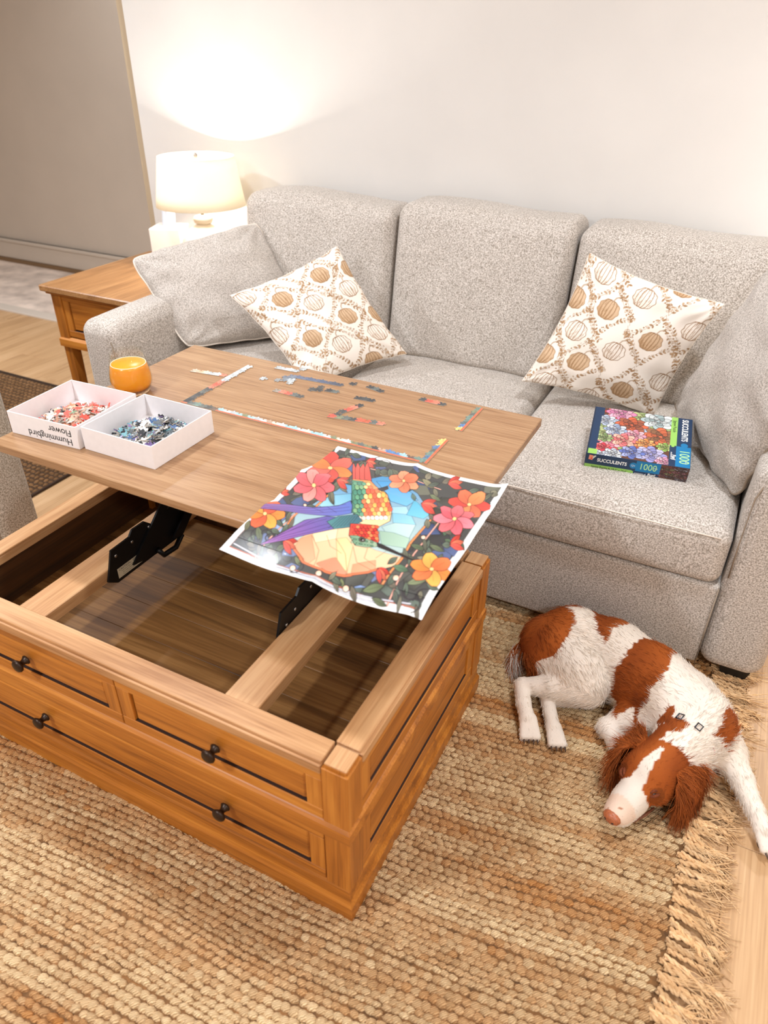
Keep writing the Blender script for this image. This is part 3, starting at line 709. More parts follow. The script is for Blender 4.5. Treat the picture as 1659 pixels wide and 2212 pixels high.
def pumpkin_cloth(cols, du, dv, ang, sd):
    R = random.Random(sd); C = Canvas(380, 380, (238, 228, 216), ss=2); ca, sa = math.cos(ang), math.sin(ang)
    def loc(c, x, y): return (c[0] + x * ca - y * sa, c[1] + x * sa + y * ca)
    def leaf(p, a, L, wd, fill):
        pts = [(p[0] + L * t * math.cos(a) - wd * math.sin(PI * t) * s_ * math.sin(a), p[1] + L * t * math.sin(a) + wd * math.sin(PI * t) * s_ * math.cos(a)) for s_, ts in ((1, np.linspace(0, 1, 6)), (-1, np.linspace(1, 0, 6))) for t in ts]
        C.poly(pts, fill, None, None, LINE, .8)
    def vine(p, q, bow):
        p = np.array(p); q = np.array(q); d = q - p; nn = np.array([-d[1], d[0]])
        pts = [p + d * t + nn * bow * math.sin(PI * t) for t in np.linspace(0, 1, 12)]
        C.line(pts, LINE, .9)
        for k in range(1, 12):
            a = math.atan2(*(pts[min(k + 1, 11)] - pts[k - 1])[::-1])
            for sg in (1, -1):
                if k % 3 == 0:
                    for _ in range(2):
                        c = pts[k] + np.array([math.cos(a + sg * 1.1), math.sin(a + sg * 1.1)]) * R.uniform(.012, .022) + np.array([R.uniform(-.005, .005), R.uniform(-.005, .005)])
                        C.ell(c, .0045, .0045, R.choice([TAN, TAN2, (224, 208, 190)]), 0, LINE, .7)
                else: leaf(pts[k], a + sg * R.uniform(.6, 1.1), R.uniform(.022, .031), .0065, R.choice([TAN2, TAN, (222, 206, 188)]))
    pk = []
    for ci, (u0, v0, fill) in enumerate(cols):
        for k in range(-3, 4):
            c = (u0 + k * .012, v0 + k * dv)
            if -.2 < c[1] < 1.2: pk.append((c, fill))
    for c, fill in pk:
        T = (c[0], c[1] + dv / 2); Bm = (c[0], c[1] - dv / 2); Lf = (c[0] - du, c[1]); Rt = (c[0] + du, c[1])
        vine(T, Rt, -.10); vine(Bm, Lf, -.10)
        if fill: vine(T, Lf, .10); vine(Bm, Rt, .10)
    for c, fill in pk:
        rx, ry = .083, .080
        C.ell(c, rx * 1.32, ry * 1.38, (238, 228, 216), ang)
        pts = [loc(c, rx * (1 + .05 * math.cos(9 * t)) * math.cos(t), ry * .95 * (1 - .10 * math.exp(-((t - PI / 2) / .35) ** 2) - .06 * math.exp(-((t - 3 * PI / 2) / .35) ** 2) + .03 * math.cos(9 * t)) * math.sin(t)) for t in np.linspace(0, 2 * PI, 61)[:-1]]
        C.poly(pts, (182, 146, 108) if fill else (226, 212, 196), (206, 176, 144) if fill else (240, 231, 220), [loc(c, -.3 * rx, -ry), loc(c, .3 * rx, ry * .5)], TAN2 if fill else LINE, 1.8)
        ink = (150, 116, 82) if fill else (150, 114, 80)
        for o, wd in ((-.72, 1.6), (-.40, 2.0), (-.08, 1.5), (.26, 2.0), (.60, 1.8)):
            C.line([loc(c, rx * o * math.cos(t) ** .6, ry * .92 * math.sin(t)) for t in np.linspace(-PI / 2 + .12, PI / 2 - .12, 14)], ink, wd)
            if fill: C.line([loc(c, rx * (o + .17) * math.cos(t) ** .6, ry * .80 * math.sin(t)) for t in np.linspace(-.9, .9, 9)], (208, 178, 146), 2.2)
        for k in range(34):
            o = R.uniform(-.95, .95); y0 = R.uniform(-.9, -.1) if R.random() < .7 else R.uniform(.2, .6); h_ = R.uniform(.15, .4); mx = math.sqrt(max(0, 1 - o * o)) * .92
            a0 = max(-mx, y0); a1 = min(mx, y0 + h_)
            if a1 > a0: C.line([loc(c, o * rx, a0 * ry), loc(c, (o + .04) * rx, a1 * ry)], (156, 120, 84), .8)
        st = [loc(c, 0, ry * .9), loc(c, rx * .08, ry * 1.25), loc(c, rx * .35, ry * 1.5), loc(c, rx * .62, ry * 1.42)]
        C.line(st, LINE, 3.4); C.line(st[:3], (220, 202, 182), 1.2)
    return C.done()
IMG_R = pumpkin_cloth([(-.14, .5, 0), (.035, .70, 1), (.16, .49, 0), (.31, .72, 1), (.50, .44, 0), (.71, .60, 1), (.935, .31, 0), (1.1, .55, 1)], .19, .45, -.12, 3)
IMG_L = pumpkin_cloth([(.04, .49, 0), (.285, .76, 1), (.49, .62, 0), (.70, .83, 1), (.86, .63, 0), (.99, .79, 1), (-.14, .7, 1)], .195, .42, .05, 5)
pillow('throw_pillow', 'cream pillow printed with tan pumpkins on the right-hand sofa seat behind the puzzle box',
       [(-.484, 2.385, .950), (-.063, 2.322, .869), (-.183, 2.335, .476), (-.604, 2.222, .560)], .15, 330, M['print_cloth'], {}, IMG_R, sd=2)
pillow('throw_pillow', 'cream pumpkin-print pillow leaning on the plain grey pillow at the left of the sofa',
       [(-1.654, 2.063, .736), (-1.369, 2.340, .882), (-1.077, 2.330, .533), (-1.288, 1.977, .482)], .13, 300, M['print_cloth'], {}, IMG_L, sd=4)
pillow('throw_pillow', 'plain heathered grey pillow with piped edge against the left sofa arm',
       [(-2.125, 2.075, .800), (-1.830, 2.500, .893), (-1.54, 2.43, .50), (-1.865, 2.03, .512)], .20, 90, M['sofa_pillow'], {}, None, .03, wr=2.4, rnd=.05, sd=7, piping=M['piping'])
pillow('throw_pillow', 'plain heathered grey pillow against the right sofa arm, cut by the picture edge',
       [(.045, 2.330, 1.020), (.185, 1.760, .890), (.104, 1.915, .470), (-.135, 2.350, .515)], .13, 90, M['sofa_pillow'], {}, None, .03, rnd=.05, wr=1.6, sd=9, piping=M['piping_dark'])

# ------------------------------------------------------------------ the two trays of jigsaw pieces on the lifted top
ZT = .7137
M['piece'] = None
m, nt, b = newmat('jigsaw_print')
oi = N(nt, 'ShaderNodeObjectInfo'); nt.links.new(oi.outputs['Color'], b.inputs['Base Color']); b.inputs['Roughness'].default_value = .35
t = N(nt, 'ShaderNodeTexCoord'); n_ = N(nt, 'ShaderNodeTexNoise'); n_.inputs['Scale'].default_value = 110; n_.inputs['Detail'].default_value = 2
nt.links.new(t.outputs['Object'], n_.inputs['Vector'])
hs = N(nt, 'ShaderNodeHueSaturation'); mr = N(nt, 'ShaderNodeMapRange'); mr.inputs[1].default_value = .3; mr.inputs[2].default_value = .7; mr.inputs[3].default_value = .72; mr.inputs[4].default_value = 1.25
nt.links.new(n_.outputs[0], mr.inputs[0]); nt.links.new(mr.outputs[0], hs.inputs['Value']); nt.links.new(oi.outputs['Color'], hs.inputs['Color']); nt.links.new(hs.outputs[0], b.inputs['Base Color'])
M['piece'] = m
M['board'] = plain('greyboard', (176, 164, 150), .8)
M['terracotta'] = plain('printed_terracotta_border', (196, 104, 72), .35, 0, .1, 200)
M['piece_white'] = plain('piece_reverse', (226, 222, 216), .7)
PZ = .0182; PT = .0019
def piece_outline(sides, s=PZ):
    """sides: bottom, right, top, left; 0 flat, 1 tab, -1 blank"""
    h = s / 2; tab = [(.36, 0), (.40, .05), (.36, .16), (.42, .25), (.5, .27), (.58, .25), (.64, .16), (.60, .05), (.64, 0)]
    pts = []
    for k, sd in enumerate(sides):
        a = k * PI / 2; seq = [(0, 0)] + ([(u, v * sd) for u, v in tab] if sd else [])
        for u, v in seq:
            x = -h + u * s; y = -h - v * s
            pts.append((x * math.cos(a) - y * math.sin(a), x * math.sin(a) + y * math.cos(a)))
    return pts
def piece_mesh(sides, border=None):
    o = piece_outline(sides); n = len(o)
    V = [(x, y, 0) for x, y in o] + [(x, y, PT) for x, y in o]
    F = [tuple(range(n))[::-1], tuple(range(n, 2 * n))] + [(i, (i + 1) % n, n + (i + 1) % n, n + i) for i in range(n)]
    me = me_from('jigsaw_piece', V, F, M['piece'])
    me.materials.append(M['board']); me.materials.append(M['piece_white']); me.materials.append(M['terracotta'])
    for p in me.polygons: p.material_index = 0 if p.index == 1 else (2 if p.index == 0 else 1)
    if border:
        h = PZ / 2; bw = .0062
        k = len(me.vertices)
        bm = bmesh.new(); bm.from_mesh(me)
        vs = [bm.verts.new(c) for c in ((-h, -h, PT + .00012), (h, -h, PT + .00012), (h, -h + bw, PT + .00012), (-h, -h + bw, PT + .00012))]
        f = bm.faces.new(vs); f.material_index = 3; bm.to_mesh(me); bm.free()
    return me
PM_edge = [piece_mesh((0, 1, sg, -1)) for sg in (1, -1)]
PM_bord = [piece_mesh((0, 1, sg, -1), True) for sg in (1, -1)]
PM_in = [piece_mesh(s_) for s_ in ((1, -1, 1, -1), (-1, 1, 1, -1), (1, 1, -1, -1), (-1, -1, 1, 1), (1, -1, -1, 1))]
PM_corner = piece_mesh((0, 1, 1, 0), True)
def put_piece(parent, me, x, y, rot, col, z=0, name='jigsaw_piece'):
    o = link(name, me, parent, (x, y, z), (0, 0, rot)); o.color = rgba(col); return o

def tray(name, label, cx, cy, rot):
    r = thing(name, label, 'box', (cx, cy, ZT), rot=(0, 0, rot)); h = .1025; H_ = .0565; t_ = .0022
    link('box_floor', me_from('box_floor', *box(-h + t_, h - t_, -h + t_, h - t_, .0002, .002, 0), M['white_card']), r)
    for k in range(4):
        a = k * PI / 2; V, F = box(-h, h - t_, -h, -h + t_, .0002, H_, .0006)
        link('side_wall', me_from('side_wall', [(x * math.cos(a) - y * math.sin(a), x * math.sin(a) + y * math.cos(a), z) for x, y, z in V], F, M['white_card']), r)
    return r
t1 = tray('puzzle_tray', 'white cardboard tray with upside-down lettering, holding red and orange jigsaw pieces', -1.3775, 1.089, .055)
t2 = tray('puzzle_tray', 'white cardboard tray without lettering, holding black and blue jigsaw pieces', -1.1595, 1.1035, .0)
def text(name, body, size, mat, parent, mtx, extrude=.0002, align='CENTER', xs=1.0, bold=0):
    c = bpy.data.curves.new(name, 'FONT'); c.body = body; c.size = size; c.align_x = align; c.align_y = 'CENTER'; c.extrude = extrude; c.offset = bold
    t_ = bpy.data.objects.new('type', c); COL.objects.link(t_); bpy.context.view_layer.update()
    me = bpy.data.meshes.new_from_object(t_.evaluated_get(bpy.context.evaluated_depsgraph_get())); bpy.data.objects.remove(t_); bpy.data.curves.remove(c)
    me.name = name; me.materials.clear(); me.materials.append(mat); me.transform(Matrix.Diagonal((xs, 1, 1, 1)))
    o = link(name, me, parent); o.matrix_local = mtx; return o
up_down = Matrix.Rotation(PI / 2, 4, 'X') @ Matrix.Rotation(PI, 4, 'Z')
text('lettering', 'Hummingbird', .0235, M['ink'], t1, Matrix.Translation((.019, -.1027, .0150)) @ up_down, xs=1.02)
text('lettering', 'Flower', .0235, M['ink'], t1, Matrix.Translation((.0535, -.1027, .0375)) @ up_down, xs=1.02)
def heap(tr, cols, label, group, sd, cxy, R0, H0):
    """loose heap: an uncounted core of pieces, then single pieces on its surface"""
    Rn = random.Random(sd); base = tr.location; a0 = tr.rotation_euler.z
    def hz(x, y):
        d = math.hypot((x - cxy[0]) / R0[0], (y - cxy[1]) / R0[1]); return H0 * max(0, 1 - d ** 1.7)
    def pick():
        p = Rn.random(); acc = 0
        for pr_, c in cols:
            acc += pr_
            if p < acc: break
        return tuple(np.clip(np.array(c) * Rn.uniform(.85, 1.12), 0, 255))
    mb = MB(); cl = []
    outl = [piece_outline(s_) for s_ in ((1, -1, 1, -1), (-1, 1, 1, -1))]
    n = 0
    while n < 640:
        x = Rn.uniform(-.095, .095); y = Rn.uniform(-.095, .095); h_ = hz(x, y)
        if h_ <= 0: continue
        z = .0024 + max(0, h_ - .002) * Rn.uniform(.1, .93)
        Rm = Matrix.Rotation(Rn.uniform(0, 6.28), 3, 'Z') @ Matrix.Rotation(Rn.gauss(0, .30), 3, 'X')
        o = outl[n % 2]; k = len(o)
        V = [Rm @ Vector((px, py, 0)) + Vector((x, y, z)) for px, py in o] + [Rm @ Vector((px, py, PT)) + Vector((x, y, z)) for px, py in o]
        lo = min(v.z for v in V)
        if lo < .0021: V = [v + Vector((0, 0, .0021 - lo)) for v in V]
        if max(abs(v.x) for v in V) > .0985 or max(abs(v.y) for v in V) > .0985: continue
        mb.add((V, [tuple(range(k))[::-1], tuple(range(k, 2 * k))] + [(i, (i + 1) % k, k + (i + 1) % k, k + i) for i in range(k)]))
        c = lin(pick()) if Rn.random() < .90 else lin((224, 220, 214)); cl += [c] * (2 * k); n += 1
    me = me_from('piece_heap', *mb.vf(), M['heapmat']); paint(me, np.array(cl))
    hp = link('piece_heap', me, None, base, (0, 0, a0)); tag(hp, label[0], 'puzzle pieces', None, 'stuff')
    k = 0; tries = 0; cs, sn = math.cos(a0), math.sin(a0)
    def hue(c):
        r_, g_, b_ = c
        if min(c) > 175: return 'pale'
        if max(c) < 85: return 'blackish'
        if r_ > g_ * 1.9: return 'red'
        if r_ > b_ * 1.15 and r_ > 150: return 'peach'
        if b_ > g_ * 1.22 and r_ > g_: return 'purple'
        if b_ > r_ * 1.3: return 'blue'
        return 'grey-green'
    while k < 150 and tries < 4000:
        tries += 1
        x = Rn.uniform(-.088, .088); y = Rn.uniform(-.088, .088); h_ = hz(x, y)
        if h_ < .0035: continue
        e = .004; gx_, gy = (hz(x + e, y) - hz(x - e, y)) / (2 * e), (hz(x, y + e) - hz(x, y - e)) / (2 * e)
        if abs(x) > .083 or abs(y) > .083: continue
        o = link('jigsaw_piece', PM_in[k % 5], None, (base.x + x * cs - y * sn, base.y + x * sn + y * cs, base.z + h_ + Rn.uniform(.0015, .004)))
        o.rotation_euler = (Rn.gauss(math.atan(gy), .25), -Rn.gauss(math.atan(gx_), .25), Rn.uniform(0, 6.28))
        if Rn.random() < .20: o.rotation_euler.x += PI; o.color = rgba((226, 222, 216)); hn = 'white-backed'
        else: pc = pick(); o.color = rgba(pc); hn = hue(pc)
        tag(o, label[1].replace('loose', 'loose ' + hn), 'puzzle piece', hn + ' ' + group); k += 1
M['heapmat'] = attr_mat('heaped_pieces', .45)
heap(t1, [(.30, (226, 90, 74)), (.22, (240, 168, 140)), (.12, (196, 140, 108)), (.12, (52, 52, 54)), (.14, (222, 214, 204)), (.06, (70, 110, 150)), (.04, (110, 140, 110))],
     ('heap of red, orange and white jigsaw pieces filling the left tray', 'loose jigsaw piece on the reddish heap in the left white tray'), 'loose pieces in the left tray', 4, (.006, -.004), (.098, .092), .030)
heap(t2, [(.36, (36, 38, 42)), (.18, (92, 100, 104)), (.12, (120, 170, 178)), (.08, (70, 104, 150)), (.10, (112, 92, 140)), (.10, (196, 198, 198))],
     ('heap of black, grey and blue jigsaw pieces filling the right tray', 'loose jigsaw piece on the dark heap in the right white tray'), 'loose pieces in the right tray', 5, (.006, .002), (.096, .096), .034)

# ------------------------------------------------------------------ assembled puzzle edge and loose runs on the lifted top
def run(name, label, x, y, rot, cols, kind='edge', group=None, start=0):
    r = thing(name, label, 'jigsaw puzzle', (x, y, ZT), rot=(0, 0, rot), group=group)
    for k, c in enumerate(cols):
        ms = {'edge': PM_edge, 'border': PM_bord, 'in': PM_in}[kind]
        put_piece(r, ms[(k * 7 + len(cols)) % len(ms)], (k + .5) * PZ, PZ / 2, 0, c)
    return r
G1, G2, G3, RD, RD2 = (74, 76, 76), (98, 104, 100), (58, 60, 62), (226, 92, 74), (236, 124, 100)
LB, WH, SV, PRL, OL, BL_, YL, GR_ = (156, 196, 206), (214, 222, 218), (176, 182, 184), (240, 216, 190), (128, 132, 104), (92, 130, 176), (226, 190, 116), (112, 134, 124)
pz = thing('puzzle_border', 'assembled edge of the jigsaw laid out in an L on the lifted top', 'jigsaw puzzle', (-1.238, 1.300, ZT))
bottom = [G3, G2, GR_, G2, G1, (112, 96, 84), LB, WH, SV, LB, OL, LB, SV, WH, (176, 150, 130), PRL, WH, LB, LB, WH, PRL, LB, LB, WH, OL, PRL, WH, OL, G2, OL, G1, (196, 160, 140), BL_, BL_, LB, (110, 92, 84), GR_]
for k, c in enumerate(bottom): put_piece(pz, PM_corner if k == 0 else (PM_bord if k > 5 else PM_edge)[k % 2], (k + .5) * PZ, PZ / 2, 0, c)
W37 = len(bottom) * PZ
right = [GR_, (86, 120, 150), GR_, G2, (96, 122, 160), YL, YL]
for k, c in enumerate(right): put_piece(pz, PM_bord[k % 2], W37 + PZ / 2 , (k + .5) * PZ + PZ * .0, PI / 2, c)
left = [G3, G1, G3, G2, G1, RD2, RD, RD2, SV, WH, SV, WH, SV, WH, WH]
for k, c in enumerate(left): put_piece(pz, PM_edge[k % 2], PZ / 2 + .0, (k + 1.5) * PZ, -PI / 2, c)
run('puzzle_strip', 'short vertical puzzle strip with a yellow end near the right edge of the lifted top', -.536, 1.486, PI / 2, [YL, BL_, G2, GR_, GR_, G2, OL, GR_], 'border')
run('puzzle_strip', 'pale orange puzzle strip left of the assembled edge, nearest the beer glass', -1.352, 1.474, .13, [(200, 180, 160), (240, 170, 140), (214, 204, 180), SV, WH, RD2])
run('puzzle_strip', 'long straight blue-grey puzzle strip at the back of the lifted top', -1.090, 1.572, .07, [(112, 122, 140), (92, 104, 128), (96, 106, 130), (84, 96, 120), (92, 104, 128), (80, 92, 116), (84, 92, 110), (74, 82, 98), (70, 76, 88)])
run('puzzle_strip', 'grey and red puzzle strip in the middle left of the loose pieces', -1.072, 1.470, -.03, [(150, 140, 130), RD2, RD, G2, G1])
run('puzzle_strip', 'slanting puzzle strip with two red pieces in the middle of the lifted top', -.838, 1.436, 1.20, [G1, RD, RD2, G3])
run('puzzle_strip', 'puzzle strip with red flame shapes nearest the front of the loose pieces', -.862, 1.402, .16, [RD, OL, G2, G1, (206, 100, 76), (190, 96, 70), G2, RD2])
run('puzzle_strip', 'dark puzzle strip with a red centre near the back right of the lifted top', -.705, 1.602, -.04, [G1, RD, RD2, G1])
run('puzzle_strip', 'plain dark puzzle strip at the back, second from the right', -.866, 1.612, -.28, [G3, G2, G3])
run('puzzle_strip', 'dark pair of puzzle pieces just above the slanting red strip', -.858, 1.530, .08, [G3, G1, G3])
run('puzzle_strip', 'dark pair of puzzle pieces below the end of the long blue-grey strip', -.950, 1.535, .10, [G3, G2])
run('puzzle_strip', 'silver-grey puzzle strip nearest the sofa at the back left', -1.158, 1.606, .06, [SV, (186, 190, 196), WH, SV])
lone = [(-1.140, 1.530, 'single pale grey puzzle piece lying left of the small grey cluster', SV), (-1.098, 1.540, 'single grey puzzle piece touching the small grey cluster from the left', (140, 144, 146)),
        (-1.083, 1.640, 'single silver puzzle piece behind the long blue-grey strip', SV), (-.905, 1.616, 'single dark piece off the right end of the long blue-grey strip', G3),
        (-.848, 1.428, 'single dark puzzle piece left of the red flame strip', G1)]
for x, y_, lb, c in lone:
    tag(put_piece(None, PM_in[random.randrange(5)], x, y_, random.uniform(0, 6), c, ZT), lb, 'puzzle piece')
def cluster(label, x, y, cols, rot, cells):
    r = thing('puzzle_cluster', label, 'jigsaw puzzle', (x, y, ZT), rot=(0, 0, rot))
    for k, (i, j) in enumerate(cells): put_piece(r, PM_in[0], i * PZ, j * PZ, (PI / 2) * ((i + j) % 2), cols[k % len(cols)])
cluster('small blue-grey cluster of joined puzzle pieces at the left end of the long strip', -1.085, 1.552, [(120, 128, 136), SV, (104, 112, 126)], .35, [(0, 0), (1, 0), (0, 1), (1, 1), (1, -1)])
cluster('small dark cluster of joined puzzle pieces under the long blue-grey strip', -.985, 1.530, [G1, G3], .2, [(0, 0), (1, 0), (1, 1)])
# ------------------------------------------------------------------ the poster of the finished picture
def poster_image():
    T = np.array([[0.0009581644437882672, 0.0011283057936198287, -0.7401148717672925], [0.0004388605220386577, -0.0013940275405928328, 0.8170550307363387], [-1.438151892988085e-05, 0.00046014444518739856, 1.0]])
    C = Canvas(430, 460, (244, 240, 236), ss=2); K = (34, 30, 32); Rn = random.Random(11)
    # u,v artwork field inside the white margin
    C.poly([(.03, .03), (.97, .03), (.97, .97), (.03, .97)], (70, 70, 68)); 
    # stained-glass ground cells
    for k in range(150):
        c = (Rn.uniform(.03, .97), Rn.uniform(.03, .97)); r = Rn.uniform(.03, .07)
        col = Rn.choice([(70, 84, 120), (84, 96, 132), (92, 94, 82), (66, 66, 60), (104, 104, 90), (58, 58, 58), (78, 82, 72)])
        if c[1] < .30: col = Rn.choice([(128, 150, 190), (150, 170, 206), (96, 106, 96), (104, 116, 150), (84, 84, 78)])
        a = Rn.uniform(0, 6); q = [(c[0] + r * Rn.uniform(.6, 1.2) * math.cos(a + t), c[1] + r * Rn.uniform(.5, 1.1) * math.sin(a + t)) for t in (0, 1.2, 2.4, 3.6, 4.9)]
        C.poly(q, col, tuple(np.array(col) * .72), [c, q[0]], K, .9)
    C.poly([(0, 0), (1, 0), (1, .028), (0, .028)], (244, 240, 236)); C.poly([(0, .972), (1, .972), (1, 1), (0, 1)], (244, 240, 236))
    C.poly([(0, 0), (.026, 0), (.026, 1), (0, 1)], (244, 240, 236)); C.poly([(.974, 0), (1, 0), (1, 1), (.974, 1)], (244, 240, 236))
    C.line([(.03, .034), (.97, .034)], (176, 92, 66), 2.6); C.line([(.03, .03), (.03, .97)], (120, 60, 48), 1.4)
    # everything below is drawn in the sketch frame of the photographed sheet
    C.T = T
    # oval window: sky, hills, warm ground
    OV = [(780, 270), (960, 230), (1120, 330), (1190, 450), (1085, 580), (1010, 690), (900, 725), (730, 738), (560, 690), (465, 600), (400, 480), (480, 420), (560, 380), (640, 330)]
    C.poly(OV, (70, 134, 178), (168, 188, 184), [(900, 260), (840, 560)], K, 1.5)
    C.poly([(900, 265), (980, 270), (1090, 330), (1120, 370), (1060, 400), (975, 375)], (64, 140, 190), (110, 170, 204), [(950, 270), (1020, 400)], K, 1)
    C.poly([(590, 380), (650, 335), (770, 330), (770, 400), (620, 400)], (104, 160, 186), (150, 194, 204), [(760, 330), (610, 400)], K, 1)
    for pts, c in (([(960, 400), (1060, 400), (1080, 440), (985, 430)], (140, 178, 196)), ([(985, 430), (1085, 440), (1110, 490), (990, 480)], (120, 172, 190)), ([(930, 500), (1000, 480), (1110, 490), (1075, 560), (960, 540)], (160, 184, 180)),
                   ([(915, 520), (990, 530), (1080, 560), (1060, 610), (930, 590)], (140, 166, 146)), ([(1100, 370), (1180, 440), (1150, 460), (1060, 440)], (90, 160, 184))):
        C.poly(pts, c, tuple(np.clip(np.array(c) + 24, 0, 255)), [pts[0], pts[2]], (70, 96, 104), .9)
    for pts, c in (([(455, 590), (560, 520), (700, 500), (760, 480), (770, 560), (900, 620), (1050, 660), (1000, 700), (900, 725), (730, 738), (560, 690)], (226, 176, 136)),
                   ([(500, 560), (560, 540), (580, 660), (540, 680), (470, 600)], (222, 148, 112)), ([(690, 560), (745, 555), (780, 600), (750, 720), (700, 700)], (232, 188, 134)),
                   ([(590, 680), (690, 660), (750, 730), (650, 725)], (222, 130, 100)), ([(780, 690), (900, 670), (900, 720), (770, 735)], (222, 146, 110)), ([(560, 520), (700, 500), (690, 560), (580, 580)], (234, 200, 158))):
        C.poly(pts, c, tuple(np.clip(np.array(c) + 14, 0, 255)), [pts[0], pts[2]], (150, 110, 80), .9)
    for pts in ([(690, 560), (740, 640), (750, 730)], [(780, 600), (800, 680), (880, 720)], [(860, 600), (840, 660), (900, 700)], [(560, 540), (600, 620), (580, 690)], [(960, 620), (900, 660)], [(640, 540), (660, 600), (720, 640)]):
        C.line(pts, (120, 90, 66), 1)
    C.line([(450, 590), (520, 670), (640, 720), (740, 735), (860, 728), (930, 712)], K, 6); C.line([(450, 590), (520, 670), (640, 720), (740, 735), (860, 728), (930, 712)], (222, 120, 80), 4)
    for ln in ([(1200, 450), (1085, 580), (1040, 660), (930, 790)], [(650, 330), (580, 390), (490, 420), (380, 560)]):
        C.line(ln, K, 6.5); C.line(ln, (226, 138, 84), 4.2)
    for ln in ([(1235, 470), (1100, 640), (960, 870)], [(870, 190), (1240, 300)], [(470, 440), (250, 640)]):
        C.line(ln, K, 4.6); C.line(ln, (232, 170, 150), 2.6)
    for ln in ([(140, 580), (330, 660), (620, 760), (880, 830), (1080, 880)], [(130, 610), (420, 700), (640, 775), (900, 850)]):
        C.line(ln, K, 4.5); C.line(ln, (206, 206, 214), 2.6)
    # leaves
    def leaf(x, y, a, L, wd, c):
        ca, sa = math.cos(a), math.sin(a)
        top = [(x + L * t * ca - wd * math.sin(PI * t) * sa, y + L * t * sa + wd * math.sin(PI * t) * ca) for t in np.linspace(0, 1, 8)]
        bot = [(x + L * t * ca + wd * math.sin(PI * t) * sa, y + L * t * sa - wd * math.sin(PI * t) * ca) for t in np.linspace(1, 0, 8)]
        C.poly(top + bot, c, tuple(np.array(c) * .7), [(x, y), (x + L * ca, y + L * sa)], K, 1.1); C.line([(x, y), (x + L * ca, y + L * sa)], tuple(np.array(c) * .6), .9)
    for x, y, a, L, wd, c in [(620, 120, -.6, 70, 16, (92, 108, 92)), (560, 240, 2.2, 60, 16, (84, 116, 92)), (500, 330, .2, 60, 14, (112, 150, 122)), (640, 250, 1.2, 60, 14, (96, 120, 96)), (900, 210, .3, 90, 16, (120, 122, 100)),
                              (980, 190, .9, 70, 14, (108, 112, 92)), (1140, 250, .6, 80, 16, (150, 144, 112)), (1180, 330, .5, 70, 14, (120, 130, 96)), (1280, 480, 1.9, 70, 18, (104, 140, 106)), (1260, 560, .5, 60, 14, (90, 110, 84)),
                              (1080, 590, .3, 90, 14, (100, 112, 86)), (1180, 590, .4, 90, 14, (112, 122, 92)), (990, 700, .3, 90, 20, (100, 128, 100)), (1060, 790, -.2, 130, 18, (130, 140, 106)), (830, 800, -.1, 120, 18, (120, 132, 96)),
                              (880, 830, .5, 90, 14, (104, 112, 84)), (330, 600, .9, 90, 20, (120, 126, 96)), (270, 500, 1.3, 80, 18, (112, 120, 92)), (230, 470, 2.0, 60, 14, (124, 122, 92)), (470, 640, .9, 60, 12, (130, 138, 104)), (720, 740, 1.2, 50, 10, (140, 148, 104)),
                              (1400, 300, .6, 70, 16, (104, 128, 110)), (1330, 560, .9, 60, 14, (90, 104, 84)), (420, 590, 2.7, 60, 14, (100, 108, 84)), (760, 110, .3, 60, 14, (96, 104, 92)), (1090, 330, 1.3, 50, 12, (104, 130, 116))]:
        leaf(x, y, a, L, wd, c)
    for k in range(90):
        while True:
            x, y = Rn.uniform(100, 1540), Rn.uniform(80, 900); q = np.array([x, y, 1]) @ T.T; q = q[:2] / q[2]
            if .05 < q[0] < .95 and .05 < q[1] < .95 and (q[0] < .24 or q[0] > .74 or q[1] < .10 or q[1] > .82): break
        leaf(x, y, Rn.uniform(-1, 2.6), Rn.uniform(45, 85), Rn.uniform(10, 18), Rn.choice([(112, 114, 96), (134, 130, 108), (96, 104, 92), (150, 142, 118), (104, 116, 100), (122, 114, 98)]))
    for k in range(16):
        x, y = Rn.choice([(1200, 620), (300, 560), (1050, 830), (1280, 330), (560, 260), (900, 190), (460, 660), (1150, 860)]); x += Rn.uniform(-60, 60); y += Rn.uniform(-30, 30); a = Rn.uniform(0, 6)
        C.line([(x + 34 * t * math.cos(a + t * 1.6), y + 24 * t * math.sin(a + t * 1.6)) for t in np.linspace(0, 2, 12)], (52, 48, 50), 2.6)
    # flowers: petals round a centre
    def flower(x, y, R, cols, n, a0=0, sq=.72, ang=-.15):
        for k in range(n):
            a = a0 + k * 2 * PI / n
            tip = (x + R * math.cos(a), y + R * sq * math.sin(a)); wd = R * 2.2 / n
            pts = []
            for t in np.linspace(0, 1, 9):
                ww = wd * math.sin(PI * min(1, t * .86 + .05)) ** .8
                pts.append((x + R * t * math.cos(a) - ww * math.sin(a), y + (R * t * math.sin(a) + ww * math.cos(a)) * sq))
            for t in np.linspace(1, 0, 9):
                ww = -wd * math.sin(PI * min(1, t * .86 + .05)) ** .8
                pts.append((x + R * t * math.cos(a) - ww * math.sin(a), y + (R * t * math.sin(a) + ww * math.cos(a)) * sq))
            c = cols[k % len(cols)]; C.poly(pts, tuple(np.array(c) * .82), c, [(x, y), tip], K, 1.3)
            C.line([(x + .25 * R * math.cos(a), y + .25 * R * sq * math.sin(a)), (x + .7 * R * math.cos(a), y + .7 * R * sq * math.sin(a))], tuple(np.array(c) * .72), .9)
        C.ell((x, y), R * .1, R * .08, (246, 196, 130), 0, K, .9)
    RD_, OR_, PK_ = (222, 74, 62), (236, 136, 66), (226, 104, 110)
    flower(655, 190, 126, [RD_, (240, 100, 84), (236, 126, 60)], 6, -1.57); flower(570, 290, 112, [PK_, (236, 104, 108), (246, 150, 140)], 7, .2)
    flower(1045, 270, 85, [(246, 150, 110), (240, 124, 90)], 6, .5); flower(1390, 375, 112, [RD_, (242, 110, 76), (246, 140, 86)], 6, .2)
